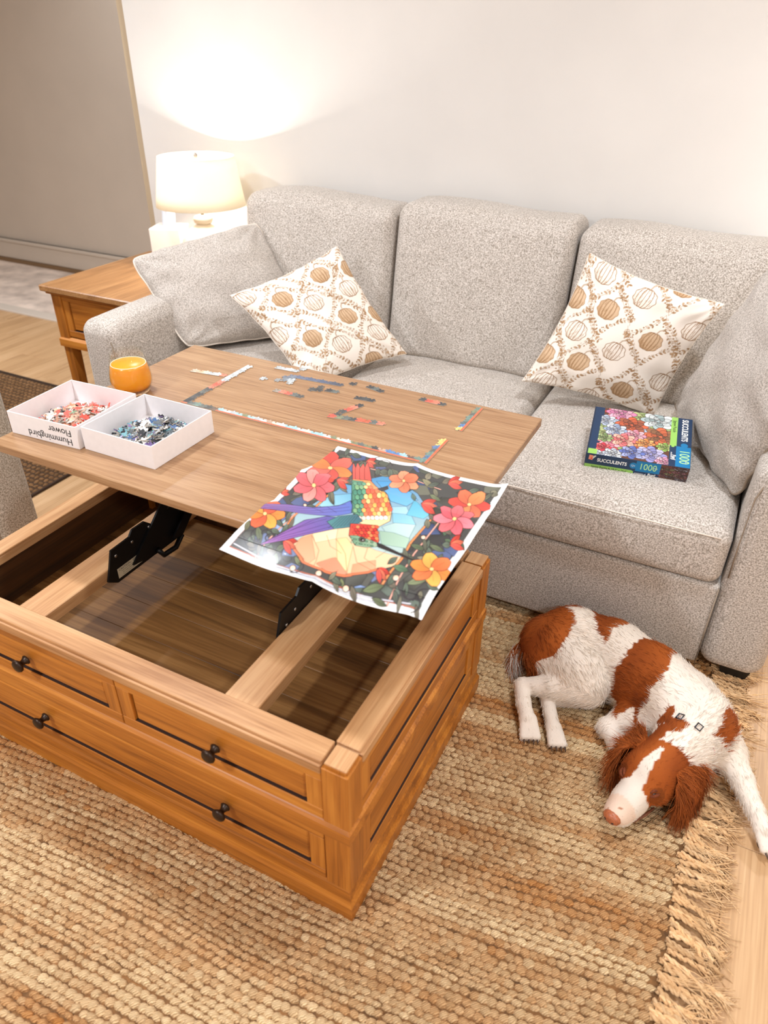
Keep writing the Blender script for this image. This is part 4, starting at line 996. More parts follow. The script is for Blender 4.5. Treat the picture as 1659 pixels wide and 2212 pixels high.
    flower(1310, 460, 110, [PK_, (244, 130, 140), (238, 100, 110)], 7, -.4); flower(1195, 715, 118, [OR_, (248, 172, 84), (240, 120, 70)], 6, .4)
    flower(310, 440, 108, [OR_, (248, 164, 76), (238, 100, 66)], 6, .1)
    for x, y, a, L in ((865, 150, .2, 60), (1310, 265, -.1, 80), (1170, 390, .1, 90), (410, 330, -.4, 50), (440, 570, .5, 80), (1320, 590, -.3, 80), (940, 710, .9, 75), (720, 270, .2, 70)):
        for da, c in ((-.45, RD_), (.0, (244, 120, 90)), (.45, (240, 96, 84))):
            leaf(x - L * .4, y, a + da, L, L * .2, c)
    # pearls
    for x, y, r in ((463, 693, 17), (605, 728, 17), (748, 785, 17), (1008, 760, 17), (1150, 553, 13), (520, 385, 10)):
        C.ell((x, y), r, r * .75, (242, 196, 168), 0, K, 1.6, c2=(250, 232, 214))
    # the bird, head down: tail, body scales, wings, throat, head, beak
    for x0, x1, xt, yt in ((775, 790, 776, 150), (790, 815, 800, 152), (812, 842, 830, 158), (838, 862, 850, 150)):
        C.poly([(x0, 255), (x0 - 2, 190), (xt, yt), (x1 + 2, 190), (x1 + 14, 265)], (240, 92, 78), (196, 74, 66), [(xt, yt), (x0, 270)], K, 1.3)
    C.poly([(775, 255), (870, 262), (900, 300), (960, 350), (985, 410), (975, 470), (915, 500), (850, 495), (790, 470), (770, 380)], (236, 140, 84), (246, 204, 150), [(880, 290), (900, 480)], K, 1.6)
    C.poly([(772, 262), (830, 268), (858, 330), (850, 400), (800, 440), (772, 420)], (86, 140, 112), (70, 116, 100), [(780, 270), (830, 430)], K, 1.3)
    for j in range(9):
        for i in range(9):
            x = 790 + i * 23 + (j % 2) * 11; y = 285 + j * 21
            if x > 985 - abs(y - 420) * .55 or (x < 900 and y < 300 and x > 880): continue
            if x > 870 and y < 320: continue
            g = x < 845 - (y - 300) * .15
            c = Rn.choice([(96, 150, 118), (74, 128, 108), (120, 160, 116)]) if g else Rn.choice([(240, 120, 80), (246, 170, 90), (248, 196, 130), (236, 98, 72)])
            if y > 440: c = Rn.choice([(240, 226, 206), (226, 206, 186), (246, 238, 226)])
            C.ell((x, y), 13, 11, c, .4, K, 1, c2=tuple(np.clip(np.array(c) * 1.1, 0, 255)))
    C.poly([(905, 315), (960, 295), (965, 315), (930, 335)], (44, 44, 50), None, None, K, 1)
    def wing(pts, c, c2, d, lines):
        C.poly(pts, c, c2, d, K, 1.5)
        for l_ in lines: C.line(l_, (60, 40, 84), 1)
    wing([(255, 412), (300, 392), (420, 385), (560, 395), (700, 385), (765, 362), (775, 385), (770, 425), (680, 440), (560, 436), (400, 430)], (128, 84, 140), (92, 110, 180), [(280, 410), (760, 390)],
         [[(300, 404), (520, 404), (740, 378)], [(300, 412), (540, 416), (760, 392)], [(320, 420), (560, 426), (768, 408)], [(560, 396), (620, 420)], [(640, 390), (690, 420)]])
    wing([(278, 586), (380, 545), (520, 470), (640, 440), (760, 455), (770, 470), (700, 505), (560, 535), (420, 570)], (150, 96, 160), (74, 84, 150), [(300, 580), (740, 460)],
         [[(310, 576), (480, 510), (640, 455)], [(330, 574), (520, 520), (700, 466)], [(380, 568), (560, 526), (740, 474)], [(360, 560), (520, 490), (600, 452)]])
    C.poly([(640, 470), (700, 440), (800, 430), (830, 470), (760, 500), (680, 510)], (74, 126, 128), (60, 100, 112), [(650, 470), (800, 470)], K, 1.2)
    for k in range(7): C.line([(650 + k * 20, 505 - k * 3), (720 + k * 14, 440)], (40, 62, 70), 1)
    C.poly([(765, 480), (905, 492), (918, 570), (905, 600), (850, 605), (790, 595), (758, 545)], (206, 64, 52), (226, 96, 66), [(780, 490), (880, 590)], K, 1.6)
    for j in range(6):
        for i in range(7):
            x = 785 + i * 20 + (j % 2) * 10; y = 500 + j * 15
            if x < 910: C.ell((x, y), 11, 8.5, Rn.choice([(206, 56, 46), (226, 90, 56), (190, 46, 42), (236, 130, 76)]), .3, K, .9)
    C.poly([(760, 545), (800, 545), (850, 560), (920, 585), (905, 602), (850, 606), (795, 597)], (112, 150, 120), (150, 170, 140), [(770, 560), (900, 600)], K, 1.3)
    for k in range(16): C.ell((775 + (k % 8) * 15, 562 + (k // 8) * 18 + (k % 8) * 2.5), 7, 5.5, Rn.choice([(120, 160, 126), (92, 130, 104), (160, 178, 146)]), .3, (40, 60, 50), .8)
    C.ell((828, 565), 17, 13, (90, 84, 74), 0, K, 1.5); C.ell((828, 565), 9, 7, (16, 14, 14), 0, K, 1); C.ell((832, 568), 2.6, 2, (240, 240, 240))
    C.poly([(905, 582), (930, 588), (1100, 668), (1096, 672), (912, 604)], (44, 38, 40), None, None, K, 1.2)
    return C.done()
IMG_P = poster_image()
M['poster'] = attr_mat('glossy_poster_paper', .26, .4, .1)
def poster():
    nu, nv = 421, 451; u, v = np.meshgrid(np.linspace(0, 1, nu), np.linspace(0, 1, nv)); u = u.ravel(); v = v.ravel()
    TLc, TRc, BRc, BLc = [np.array(c) for c in ((-.760, 1.276), (-.352, 1.281), (-.349, .838), (-.757, .832))]
    P = BLc[None] * ((1 - u) * (1 - v))[:, None] + BRc[None] * (u * (1 - v))[:, None] + TRc[None] * (u * v)[:, None] + TLc[None] * ((1 - u) * v)[:, None]
    # fold creases of a sheet once folded in thirds, slight curl where it hangs past the top's edge
    def crease(t, c, w_, h_): return h_ * np.exp(-np.abs(t - c) / w_)
    z = .0006 + crease(v, .665, .10, .013) * (.45 + .55 * np.clip(1 - u * .8, 0, 1)) + crease(v, .335, .09, .009) * (.5 + .5 * np.cos(u * 5)) ** 2 + crease(u, .5, .07, .010) * np.clip((v - .55) * 2.2, .12, 1) + crease(u, .5, .07, .006) * np.clip((.35 - v) * 3, 0, 1)
    z += .0022 * (1 + np.sin(u * 9 + v * 4)) * .5 + .0016 * (1 + np.sin(v * 13 - u * 6)) * .5
    z += .010 * np.clip((u - .90) / .10, 0, 1) ** 2 * np.clip((v - .8) / .2, 0, 1)
    over = np.clip((.918 - P[:, 1]) / .08, 0, 1); z -= over ** 1.5 * (.016 + .007 * np.sin(u * 9 + .8)) * (.35 + .65 * np.clip(u * 3.5, 0, 1))
    over = np.clip((P[:, 0] + .378) / .03, 0, 1) * np.clip((.8 - v) / .3, 0, 1); z -= over ** 1.4 * .006
    inb = (P[:, 1] > .918) & (P[:, 0] < -.38); z = np.where(inb, np.maximum(z, .0006), z)
    # small shears of the outline at the creases
    P[:, 0] += .006 * crease(v, .40, .06, 1) * (u < .3) * (.3 - u) / .3 + .005 * crease(v, .66, .05, 1) * (u - .5)
    P[:, 1] += .004 * np.sin(u * 7 + 1) * (np.abs(v - .5) > .4)
    org = np.array([-.555, 1.06, ZT]); n = nu * nv
    V = np.c_[P, ZT + z] - org
    q = np.concatenate([grid_faces(nu, nv)])
    me = big_mesh('poster', V, q, NOTRI, M['poster']); paint(me, sample(IMG_P, u, v))
    o = link('poster', me, None, tuple(org))
    so = o.modifiers.new('thickness', 'SOLIDIFY'); so.thickness = .00025; so.offset = -1
    tag(o, 'creased glossy stained-glass hummingbird poster hanging over the front of the lifted top', 'poster')
poster()

# ------------------------------------------------------------------ boxed puzzle on the sofa seat
def rose(C, x, y, R, cols, edge, sq=1.0, rings=5):
    for r in range(rings):
        n = 8 - r; rr = R * (1 - r / rings); a0 = r * .45
        for k in range(n):
            a = a0 + k * 2 * PI / n
            c = cols[(r + k) % len(cols)]
            C.ell((x + rr * .56 * math.cos(a), y + rr * .56 * sq * math.sin(a)), rr * .46, rr * .30 * sq, tuple(np.clip(np.array(c) * (1.0 - .09 * r), 0, 255)), a, edge, 2.2)
    C.ell((x, y), R * .1, R * .1 * sq, cols[0], 0, edge, 1)
def succulents(C, x0, x1, y0, y1, n, sd, R0):
    Rn = random.Random(sd); E_ = (60, 36, 34)
    C.poly([(x0, y0), (x1, y0), (x1, y1), (x0, y1)], (96, 58, 42))
    pal = [[(226, 130, 150), (240, 170, 180)], [(214, 96, 66), (230, 140, 90)], [(176, 190, 206), (214, 222, 230)], [(236, 150, 130), (246, 190, 170)], [(150, 170, 110), (190, 204, 140)], [(198, 150, 180), (226, 176, 196)], [(226, 84, 84), (240, 120, 110)]]
    for k in range(n):
        rose(C, Rn.uniform(x0, x1), Rn.uniform(y0, y1), R0 * Rn.uniform(.6, 1.15), Rn.choice(pal), E_, 1.0, 3)
def puzzle_box():
    NAVY, BLUE, LIME = (18, 50, 84), (0, 118, 172), (150, 200, 96)
    L, D, H_ = .277, .222, .052
    r = thing('puzzle_box', 'boxed 1000 piece succulents jigsaw lying tilted on the sofa seat', 'box', (-.166, 1.902, .4835), rot=(math.atan2(.047, .21), 0, .148))
    body = link('box', me_from('box', *box(-L / 2, L / 2, 0, D, 0, H_, .0008), plain('box_card', NAVY, .45)), r)
    # top face: canvas u across, v to the back
    C = Canvas(420, 340, NAVY, ss=2)
    succulents(C, .105, .80, .0, 1.0, 20, 4, .14)
    for x, y, R, cols in ((.28, .93, .16, [(214, 130, 170), (236, 176, 196)]), (.13, .73, .12, [(170, 184, 204), (214, 222, 230)]), (.40, .70, .17, [(206, 100, 66), (160, 90, 66)]), (.66, .86, .18, [(170, 190, 190), (220, 228, 226)]),
                          (.25, .55, .13, [(150, 168, 196), (206, 216, 228)]), (.70, .54, .19, [(214, 110, 72), (150, 104, 74)]), (.45, .50, .11, [(240, 150, 170), (246, 190, 200)]), (.34, .36, .14, [(236, 120, 120), (246, 180, 160)]), (.56, .36, .10, [(240, 150, 80), (246, 180, 110)]),
                          (.15, .36, .09, [(130, 160, 100), (180, 200, 140)]), (.15, .16, .09, [(226, 60, 80), (240, 110, 110)]), (.26, .06, .11, [(186, 196, 206), (224, 230, 232)]), (.62, .16, .16, [(150, 150, 204), (196, 190, 226)]), (.44, .14, .13, [(96, 116, 184), (160, 170, 214)]), (.76, .05, .10, [(240, 160, 190), (248, 196, 210)]), (.75, .34, .09, [(150, 190, 90), (196, 214, 130)])):
        rose(C, x, y, R, cols, (52, 34, 36), 1.0, 4)
    C.poly([(0, 0), (.085, 0), (.085, 1), (0, 1)], NAVY); C.poly([(0, 0), (.10, 0), (.10, .10), (0, .10)], LIME); C.poly([(0, 0), (.012, 0), (.012, 1), (0, 1)], (10, 34, 60))
    C.poly([(.795, 0), (1, 0), (1, 1), (.795, 1)], NAVY); C.poly([(.795, .40), (.86, .40), (.86, 1), (.795, 1)], LIME)
    C.poly([(.86, 0), (1, 0), (1, .40), (.86, .40)], BLUE); C.ell((.935, .43), .035, .042, BLUE); C.ell((.825, .39), .016, .02, LIME)
    img = C.done()
    def face(name, nu, nv, fn, im):
        u, v = np.meshgrid(np.linspace(0, 1, nu), np.linspace(0, 1, nv)); u = u.ravel(); v = v.ravel()
        me = big_mesh(name, np.array(fn(u, v)).T, grid_faces(nu, nv), NOTRI, M['boxprint']); paint(me, sample(im, u, v)); link(name, me, r)
    M['boxprint'] = attr_mat('printed_box', .38, .5)
    face('printed_top', 330, 270, lambda u, v: (-L / 2 + .0009 + u * (L - .0018), .0009 + v * (D - .0018), np.full_like(u, H_ + .00015)), img)
    C = Canvas(420, 90, NAVY, ss=2)
    succulents(C, .735, 1.0, 0, 1, 26, 9, .075)
    C.poly([(0, 0), (.47, 0), (.47, .27), (0, .27)], LIME); C.ell((.475, .14), .012, .09, LIME)
    C.poly([(.50, .27), (.735, .27), (.735, 1), (.50, 1)], BLUE); C.ell((.475, .62), .036, .22, BLUE)
    C.poly([(.03, .60), (.07, .56), (.075, .9), (.035, .92)], (240, 150, 120)); C.poly([(.045, .62), (.07, .6), (.06, .8)], (226, 90, 70)); C.poly([(.07, .62), (.105, .9), (.09, .92), (.075, .85)], (214, 220, 214))
    img = C.done()
    face('printed_front', 330, 64, lambda u, v: (-L / 2 + .0009 + u * (L - .0018), np.full_like(u, -.00015), .0009 + v * (H_ - .0018)), img)
    ink = plain('white_print', (244, 244, 240), .5); lime_ink = plain('lime_print', (176, 226, 160), .5)
    FT = Matrix.Rotation(PI / 2, 4, 'X')
    def tf(body_, size, mat, u, v, xs=1.0, bold=0): text('lettering', body_, size, mat, r, Matrix.Translation((-L / 2 + u * L, -.0003, v * H_)) @ FT, .0001, 'CENTER', xs, bold)
    tf('SUCCULENTS', .0165, ink, .265, .62, .80, .0004); tf('1000', .030, lime_ink, .615, .62, .80, .0002); tf('12+', .010, ink, .472, .60, .8)
    tf('Jigsaw Puzzle & 19.2" x 26.6"', .0095, M['ink'], .25, .13, .9); tf('moments of', .007, ink, .555, .13, .9); tf('Fun!', .0135, ink, .665, .13, .9, .0004)
    TT = Matrix.Rotation(-PI / 2, 4, 'Z')
    def tp(body_, size, mat, u, v, xs=1.0, bold=0): text('lettering', body_, size, mat, r, Matrix.Translation((-L / 2 + u * L, v * D, H_ + .0003)) @ TT, .0001, 'CENTER', xs, bold)
    tp('SUCCULENTS', .0235, ink, .927, .74, .70, .0005); tp('1000', .037, lime_ink, .934, .20, .80, .0003); tp('Jigsaw Puzzle', .0125, M['ink'], .828, .80, .85); tp('moments of', .008, ink, .815, .20, .8); tp('Fun!', .014, ink, .838, .17, .9, .0004); tp('PIECES', .0055, ink, .955, .10, .9)
    tf('PIECES', .0055, ink, .69, .62, .6)
puzzle_box()

# ------------------------------------------------------------------ beer glass on its coaster
GX, GY = -1.398, 1.300
tag(obj('coaster', lathe([(.040, .0002), (.043, .001), (.043, .004), (.0425, .0045)], (GX, GY, ZT), 36), M['coaster'], None, True), 'round cork coaster under the beer glass', 'coaster')
gl = thing('beer_glass', 'stemless tulip glass half full of hazy orange beer behind the trays', 'glass', (GX, GY, ZT + .0048))
m, nt, b = newmat('clear_glass'); nt.nodes.remove(b)
tr = N(nt, 'ShaderNodeBsdfTransparent'); tr.inputs[0].default_value = (.97, .98, .97, 1); gs = N(nt, 'ShaderNodeBsdfGlossy'); gs.inputs['Roughness'].default_value = .02
lw = N(nt, 'ShaderNodeLayerWeight'); lw.inputs[0].default_value = .5; mx = N(nt, 'ShaderNodeMixShader'); pw = N(nt, 'ShaderNodeMath', operation='POWER'); pw.inputs[1].default_value = 3.5; ml = N(nt, 'ShaderNodeMath', operation='MULTIPLY_ADD'); ml.inputs[1].default_value = .35; ml.inputs[2].default_value = .03
nt.links.new(lw.outputs['Facing'], pw.inputs[0]); nt.links.new(pw.outputs[0], ml.inputs[0]); nt.links.new(ml.outputs[0], mx.inputs[0]); nt.links.new(tr.outputs[0], mx.inputs[1]); nt.links.new(gs.outputs[0], mx.inputs[2]); nt.links.new(mx.outputs[0], nt.nodes['Material Output'].inputs['Surface']); M['glass'] = m
out = [(.034, 0), (.042, .0015), (.0485, .008), (.0530, .020), (.0545, .032), (.0535, .045), (.0495, .066), (.0450, .086), (.0425, .104)]
inn = [(max(r - .0016, .001), z) for r, z in out[::-1][:-2]] + [(.036, .008), (.001, .006)]
obj('bowl', lathe(out + [(.0418, .1046)] + inn, (GX, GY, ZT + .0048), 48, True, True), M['glass'], gl, True)
m, nt, b = newmat('hazy_beer'); b.inputs['Base Color'].default_value = rgba((255, 160, 20)); b.inputs['Roughness'].default_value = .25; b.inputs['Subsurface Weight'].default_value = .5; b.inputs['Subsurface Radius'].default_value = (.03, .012, .003); b.inputs['Subsurface Scale'].default_value = .6
obj('beer', lathe([(.002, .0062), (.040, .0066), (.0462, .0100), (.0506, .0205), (.0521, .032), (.0511, .045), (.0471, .066), (.0457, .0722), (.044, .0730), (.002, .0730)], (GX, GY, ZT + .0048), 48), m, gl, True)
obj('foam_ring', tube([(GX + .0442 * math.cos(t), GY + .0442 * math.sin(t), ZT + .0048 + .0730) for t in np.linspace(0, 2 * PI, 49)], .0011, 6), plain('beer_foam', (255, 236, 206), .8), gl, True)
# print on the caution label
CT = Matrix.Rotation(PI / 2, 4, 'Z') @ Matrix.Rotation(PI / 2, 4, 'X')
cl = root_loc(cautionL)
for k, (s_, tx_) in enumerate(((.0085, 'CAUTION - SPRING'), (.0034, 'Keep hands and fingers clear of mechanism'), (.0034, 'when raising or lowering the table top'), (.0034, 'Do not sit or stand on the raised top'))):
    text('caution_text', tx_, s_, M['ink'], cautionL.parent, Matrix.Translation(Vector((-1.1753, .981, .436 - .0055 * k - (.001 if k else 0))) - root_loc(cautionL.parent)) @ CT, .00005)
# ------------------------------------------------------------------ the dog: one continuous body grown from a smooth union of tapered limbs
DZ = FZ + .016
SEG = []   # a, b, ra, rb, blend, flatten-z, tag
def sg(a, b, ra, rb, k=.02, t='body'): SEG.append((np.array(a, float), np.array(b, float), ra, rb, k, t))
# trunk: chest to pelvis, curled against the sofa
sg((.140, 1.425, .092), (.100, 1.470, .092), .092, .100, .03)
sg((.105, 1.468, .092), (.020, 1.530, .088), .100, .098, .03)
sg((.020, 1.530, .090), (-.090, 1.580, .096), .100, .094, .03)
sg((-.090, 1.580, .096), (-.200, 1.582, .098), .094, .092, .03)
sg((-.200, 1.582, .098), (-.262, 1.560, .088), .092, .074, .03)
# neck and head
sg((.105, 1.300, .098), (.128, 1.345, .105), .054, .064, .02, 'neck'); sg((.128, 1.345, .105), (.150, 1.425, .100), .064, .088, .03, 'neck')
HC = np.array([.080, 1.262, .084]); HF = np.array([-.372, -.928, -.05]); HF /= np.linalg.norm(HF)
HL = np.cross(HF, [0, 0, 1]); HL /= np.linalg.norm(HL); HL = -HL if HL[0] < 0 else HL      # dog's left, picture right
HU = np.cross(HL, HF); HU = HU if HU[2] > 0 else -HU
def hp(f, l, u): return tuple(HC + HF * f + HL * l + HU * u)
sg(hp(-.036, 0, .002), hp(.018, 0, .010), .056, .057, .015, 'head')
sg(hp(-.014, -.026, -.004), hp(.036, -.024, -.008), .044, .038, .012, 'head'); sg(hp(-.014, .026, -.004), hp(.036, .024, -.008), .044, .038, .012, 'head')
sg(hp(.032, -.024, .022), hp(.064, -.022, .013), .022, .015, .012, 'head'); sg(hp(.032, .024, .022), hp(.064, .022, .013), .022, .015, .012, 'head')
sg(hp(.048, 0, -.003), hp(.105, 0, -.014), .039, .0335, .014, 'head'); sg(hp(.105, 0, -.014), hp(.146, 0, -.022), .0335, .0265, .010, 'head')
sg(hp(.088, -.015, -.024), hp(.136, -.011, -.031), .0245, .0215, .010, 'head'); sg(hp(.088, .015, -.024), hp(.136, .011, -.031), .0245, .0215, .010, 'head')
sg(hp(.030, 0, -.034), hp(.118, 0, -.045), .030, .018, .012, 'head')
# upper hind leg: thigh, shank, hock, paw
sg((-.235, 1.545, .105), (-.150, 1.480, .098), .070, .066, .012, 'thigh'); sg((-.250, 1.520, .080), (-.165, 1.470, .080), .060, .058, .012, 'thigh')
sg((-.165, 1.486, .098), (-.115, 1.458, .088), .062, .046, .010, 'thigh')
sg((-.118, 1.452, .075), (-.205, 1.430, .060), .046, .034, .014, 'thigh'); sg((-.205, 1.430, .060), (-.278, 1.412, .046), .034, .0215, .012, 'shank')
sg((-.283, 1.412, .044), (-.262, 1.362, .037), .0215, .0185, .008, 'shank'); sg((-.262, 1.362, .037), (-.240, 1.322, .032), .0185, .0200, .008, 'shank')
for o in (-.017, -.006, .006, .016): sg((-.236 + o * .5, 1.322 + o * .25, .030), (-.216 + o, 1.283 + o * .45, .0135), .0135, .0095, .005, 'paw')
# lower hind leg on the rug
sg((-.120, 1.468, .030), (-.205, 1.420, .028), .032, .0215, .010, 'shank'); sg((-.212, 1.417, .030), (-.192, 1.372, .026), .0205, .0165, .007, 'shank'); sg((-.192, 1.372, .026), (-.172, 1.332, .023), .0165, .0180, .007, 'shank')
for o in (-.015, -.005, .005, .014): sg((-.170 + o * .5, 1.332 + o * .2, .022), (-.148 + o, 1.293 + o * .45, .0125), .0125, .0090, .005, 'paw')
# fore legs: one stretched over the rug's fringe, one folded under the head
sg((.165, 1.425, .085), (.225, 1.410, .068), .062, .046, .02, 'fore'); sg((.225, 1.410, .066), (.268, 1.362, .050), .044, .027, .012, 'fore'); sg((.268, 1.362, .050), (.308, 1.300, .032), .027, .019, .010, 'fore'); sg((.308, 1.300, .032), (.330, 1.266, .022), .0195, .0200, .008, 'fore')
for o in (-.016, -.005, .006, .015): sg((.330 + o * .5, 1.266 + o * .3, .021), (.352 + o, 1.228 + o * .4, .0105), .0125, .0090, .005, 'paw')
sg((.085, 1.425, .070), (.000, 1.418, .050), .060, .046, .02, 'fore'); sg((.000, 1.415, .046), (-.042, 1.385, .034), .044, .028, .012, 'fore'); sg((-.042, 1.385, .032), (.004, 1.325, .024), .025, .019, .010, 'fore'); sg((.004, 1.325, .024), (.040, 1.290, .018), .019, .018, .008, 'fore')
# brisket down to the rug
sg((.080, 1.420, .055), (.145, 1.385, .060), .062, .055, .02)
def field(p):
    """smooth union; returns distance and the nearest segment"""
    d = np.full(len(p), 9.0); best = np.full(len(p), 9.0); bi = np.zeros(len(p), int)
    for i, (a, b, ra, rb, k, t) in enumerate(SEG):
        ab = b - a; h = np.clip(((p - a) @ ab) / (ab @ ab), 0, 1)
        e = np.linalg.norm(p - a - h[:, None] * ab, axis=1) - (ra + (rb - ra) * h)
        m_ = e < best; best[m_] = e[m_]; bi[m_] = i
        hh = np.clip(.5 + .5 * (d - e) / k, 0, 1); d = d * (1 - hh) + e * hh - k * hh * (1 - hh)
    return d, bi
def surface_net(lo, hi, st):
    n = [int((hi[i] - lo[i]) / st) + 1 for i in range(3)]
    ax = [lo[i] + st * np.arange(n[i]) for i in range(3)]
    G = np.stack(np.meshgrid(*ax, indexing='ij'), -1)
    f = field(G.reshape(-1, 3))[0].reshape(n)
    s = f < 0
    c = [s[dx:n[0] - 1 + dx, dy:n[1] - 1 + dy, dz:n[2] - 1 + dz] for dx in (0, 1) for dy in (0, 1) for dz in (0, 1)]
    cnt = sum(x.astype(int) for x in c); act = (cnt > 0) & (cnt < 8)
    idx = -np.ones(act.shape, int); idx[act] = np.arange(act.sum())
    V = (np.argwhere(act) + .5) * st + lo
    Q = []
    for a in range(3):
        o = [i for i in range(3) if i != a]
        sl0 = [slice(None)] * 3; sl1 = [slice(None)] * 3; sl0[a] = slice(0, -1); sl1[a] = slice(1, None)
        for flip, cr in ((0, s[tuple(sl0)] & ~s[tuple(sl1)]), (1, ~s[tuple(sl0)] & s[tuple(sl1)])):
            e = np.argwhere(cr); e = e[(e[:, o[0]] > 0) & (e[:, o[1]] > 0) & (e[:, o[0]] < n[o[0]] - 1) & (e[:, o[1]] < n[o[1]] - 1)]
            def cell(d0, d1):
                k = e.copy(); k[:, o[0]] += d0; k[:, o[1]] += d1; return idx[k[:, 0], k[:, 1], k[:, 2]]
            q = np.stack([cell(-1, -1), cell(0, -1), cell(0, 0), cell(-1, 0)], 1)
            if (flip == 1) ^ (a == 1): q = q[:, ::-1]
            Q.append(q)
    Q = np.concatenate(Q)
    def grad(V):
        e = 8e-4; return np.stack([(field(V + np.eye(3)[i] * e)[0] - field(V - np.eye(3)[i] * e)[0]) / (2 * e) for i in range(3)], 1)
    for _ in range(3):
        g = grad(V); d, bi = field(V); V = V - g * (d / np.maximum((g * g).sum(1), .2))[:, None]
    g = grad(V); nrm = g / np.linalg.norm(g, axis=1)[:, None]; d, bi = field(V)
    return V, Q, nrm, bi
def vnoise(p, s, sd):
    """smooth pseudo-noise from a few sines"""
    R = np.random.default_rng(sd); o = np.zeros(len(p))
    for _ in range(7):
        k = R.normal(0, 1, 3) * s; o += np.sin(p @ k + R.uniform(0, 6))
    return o / 3
PATCH = {'rump': [[-0.329, 1.555], [-0.295, 1.644], [-0.207, 1.732], [-0.184, 1.648], [-0.222, 1.611], [-0.198, 1.56], [-0.201, 1.513], [-0.218, 1.465], [-0.252, 1.409], [-0.263, 1.366], [-0.312, 1.382], [-0.34, 1.486]], 'loin': [[-0.178, 1.7], [-0.123, 1.706], [-0.065, 1.675], [-0.069, 1.609], [-0.104, 1.574], [-0.107, 1.521], [-0.129, 1.543], [-0.153, 1.598]], 'rib': [[0.019, 1.631], [0.073, 1.619], [0.059, 1.551], [0.05, 1.522], [0.057, 1.489], [0.027, 1.426], [0.015, 1.376], [-0.003, 1.414], [-0.027, 1.395], [-0.04, 1.371], [-0.059, 1.424], [-0.06, 1.482], [-0.035, 1.558]], 'spot': [[0.005, 1.394], [0.017, 1.4], [0.02, 1.382], [0.01, 1.377]], 'wither': [[0.059, 1.349], [0.069, 1.391], [0.088, 1.39], [0.088, 1.361]], 'nape': [[0.045, 1.296], [0.063, 1.345], [0.084, 1.363], [0.124, 1.349], [0.118, 1.319], [0.084, 1.313], [0.067, 1.286]], 'shoulder': [[0.18, 1.352], [0.205, 1.458], [0.238, 1.447], [0.236, 1.399], [0.207, 1.357]]}
def in_poly(x, y, P):
    ins = np.zeros(len(x), bool); n = len(P)
    for i in range(n):
        ax, ay = P[i]; bx, by = P[(i + 1) % n]
        if ay == by: continue
        ins ^= ((ay > y) != (by > y)) & (x < (bx - ax) * (y - ay) / (by - ay) + ax)
    return ins
WHITE, RUST, RUST2, DARK = lin((232, 220, 206)), lin((138, 66, 22)), lin((176, 92, 34)), lin((62, 26, 10))
def dog_colour(p, tags, wob=1.0):
    c = np.repeat(WHITE[None], len(p), 0)
    c *= (1 + .05 * vnoise(p, 40, 1))[:, None]
    x = p[:, 0] + .004 * wob * vnoise(p, 170, 2) + .003 * wob * vnoise(p, 60, 5); y = p[:, 1] + .004 * wob * vnoise(p, 170, 3) + .003 * wob * vnoise(p, 60, 6)
    br = (RUST + (RUST2 - RUST) * np.clip(.4 + .35 * vnoise(p, 30, 4), 0, 1)[:, None])
    head = tags == 'head'; body = ~head
    for k, P in PATCH.items():
        m_ = in_poly(x, y, P) & body & (p[:, 2] > {'rib': .072, 'loin': .06}.get(k, .03)) & ((p[:, 1] > 1.462) | (k != 'rump'))
        if k in ('nape', 'wither'): m_ &= p[:, 2] > .07
        if k == 'rump': m_ |= body & (x < -.262) & (y > 1.475 + .02 * vnoise(p, 30, 9)) & (p[:, 2] > .03)
        c[m_] = br[m_]
    # pink-ish belly and inner thigh, dirty feet
    q = p - HC; f = q @ HF; l = q @ HL; u = q @ HU
    fw = f + .003 * wob * vnoise(p, 110, 7); lw = np.abs(l + .003) + .0016 * wob * vnoise(p, 110, 8)
    hb = head & (fw < .082 - .25 * np.maximum(u - .02, 0) + .0 * lw)
    blaze = (lw < .007 + .13 * np.clip(fw - .002, 0, .2)) & (fw > -.016)
    hb &= ~blaze
    c[hb] = br[hb]
    nk = (tags == 'neck') & (f > -.034 + .008 * vnoise(p, 60, 12)) & (np.abs(l) < .07); c[nk] = br[nk]
    dk = head & hb & (((f - .060) / .024) ** 2 + ((np.abs(l) - .040) / .017) ** 2 + ((u - .006) / .024) ** 2 < 1); c[dk] = c[dk] * .62
    pk = head & (f > .124) & (u > -.024); c[pk] = c[pk] * np.array([.98, .84, .76])
    sp = head & (f > .085) & (vnoise(p, 330, 10) > 1.55); c[sp] = lin((170, 110, 76))
    tk = (tags == 'body') & (vnoise(p, 260, 11) > 1.75) & (p[:, 0] > -.05) & (p[:, 0] < .06) & (p[:, 1] > 1.56); c[tk] = lin((150, 110, 80))
    return c
dog = thing('dog', 'white and rust spaniel asleep on the jute rug in front of the sofa', 'dog', (0, 1.45, DZ))
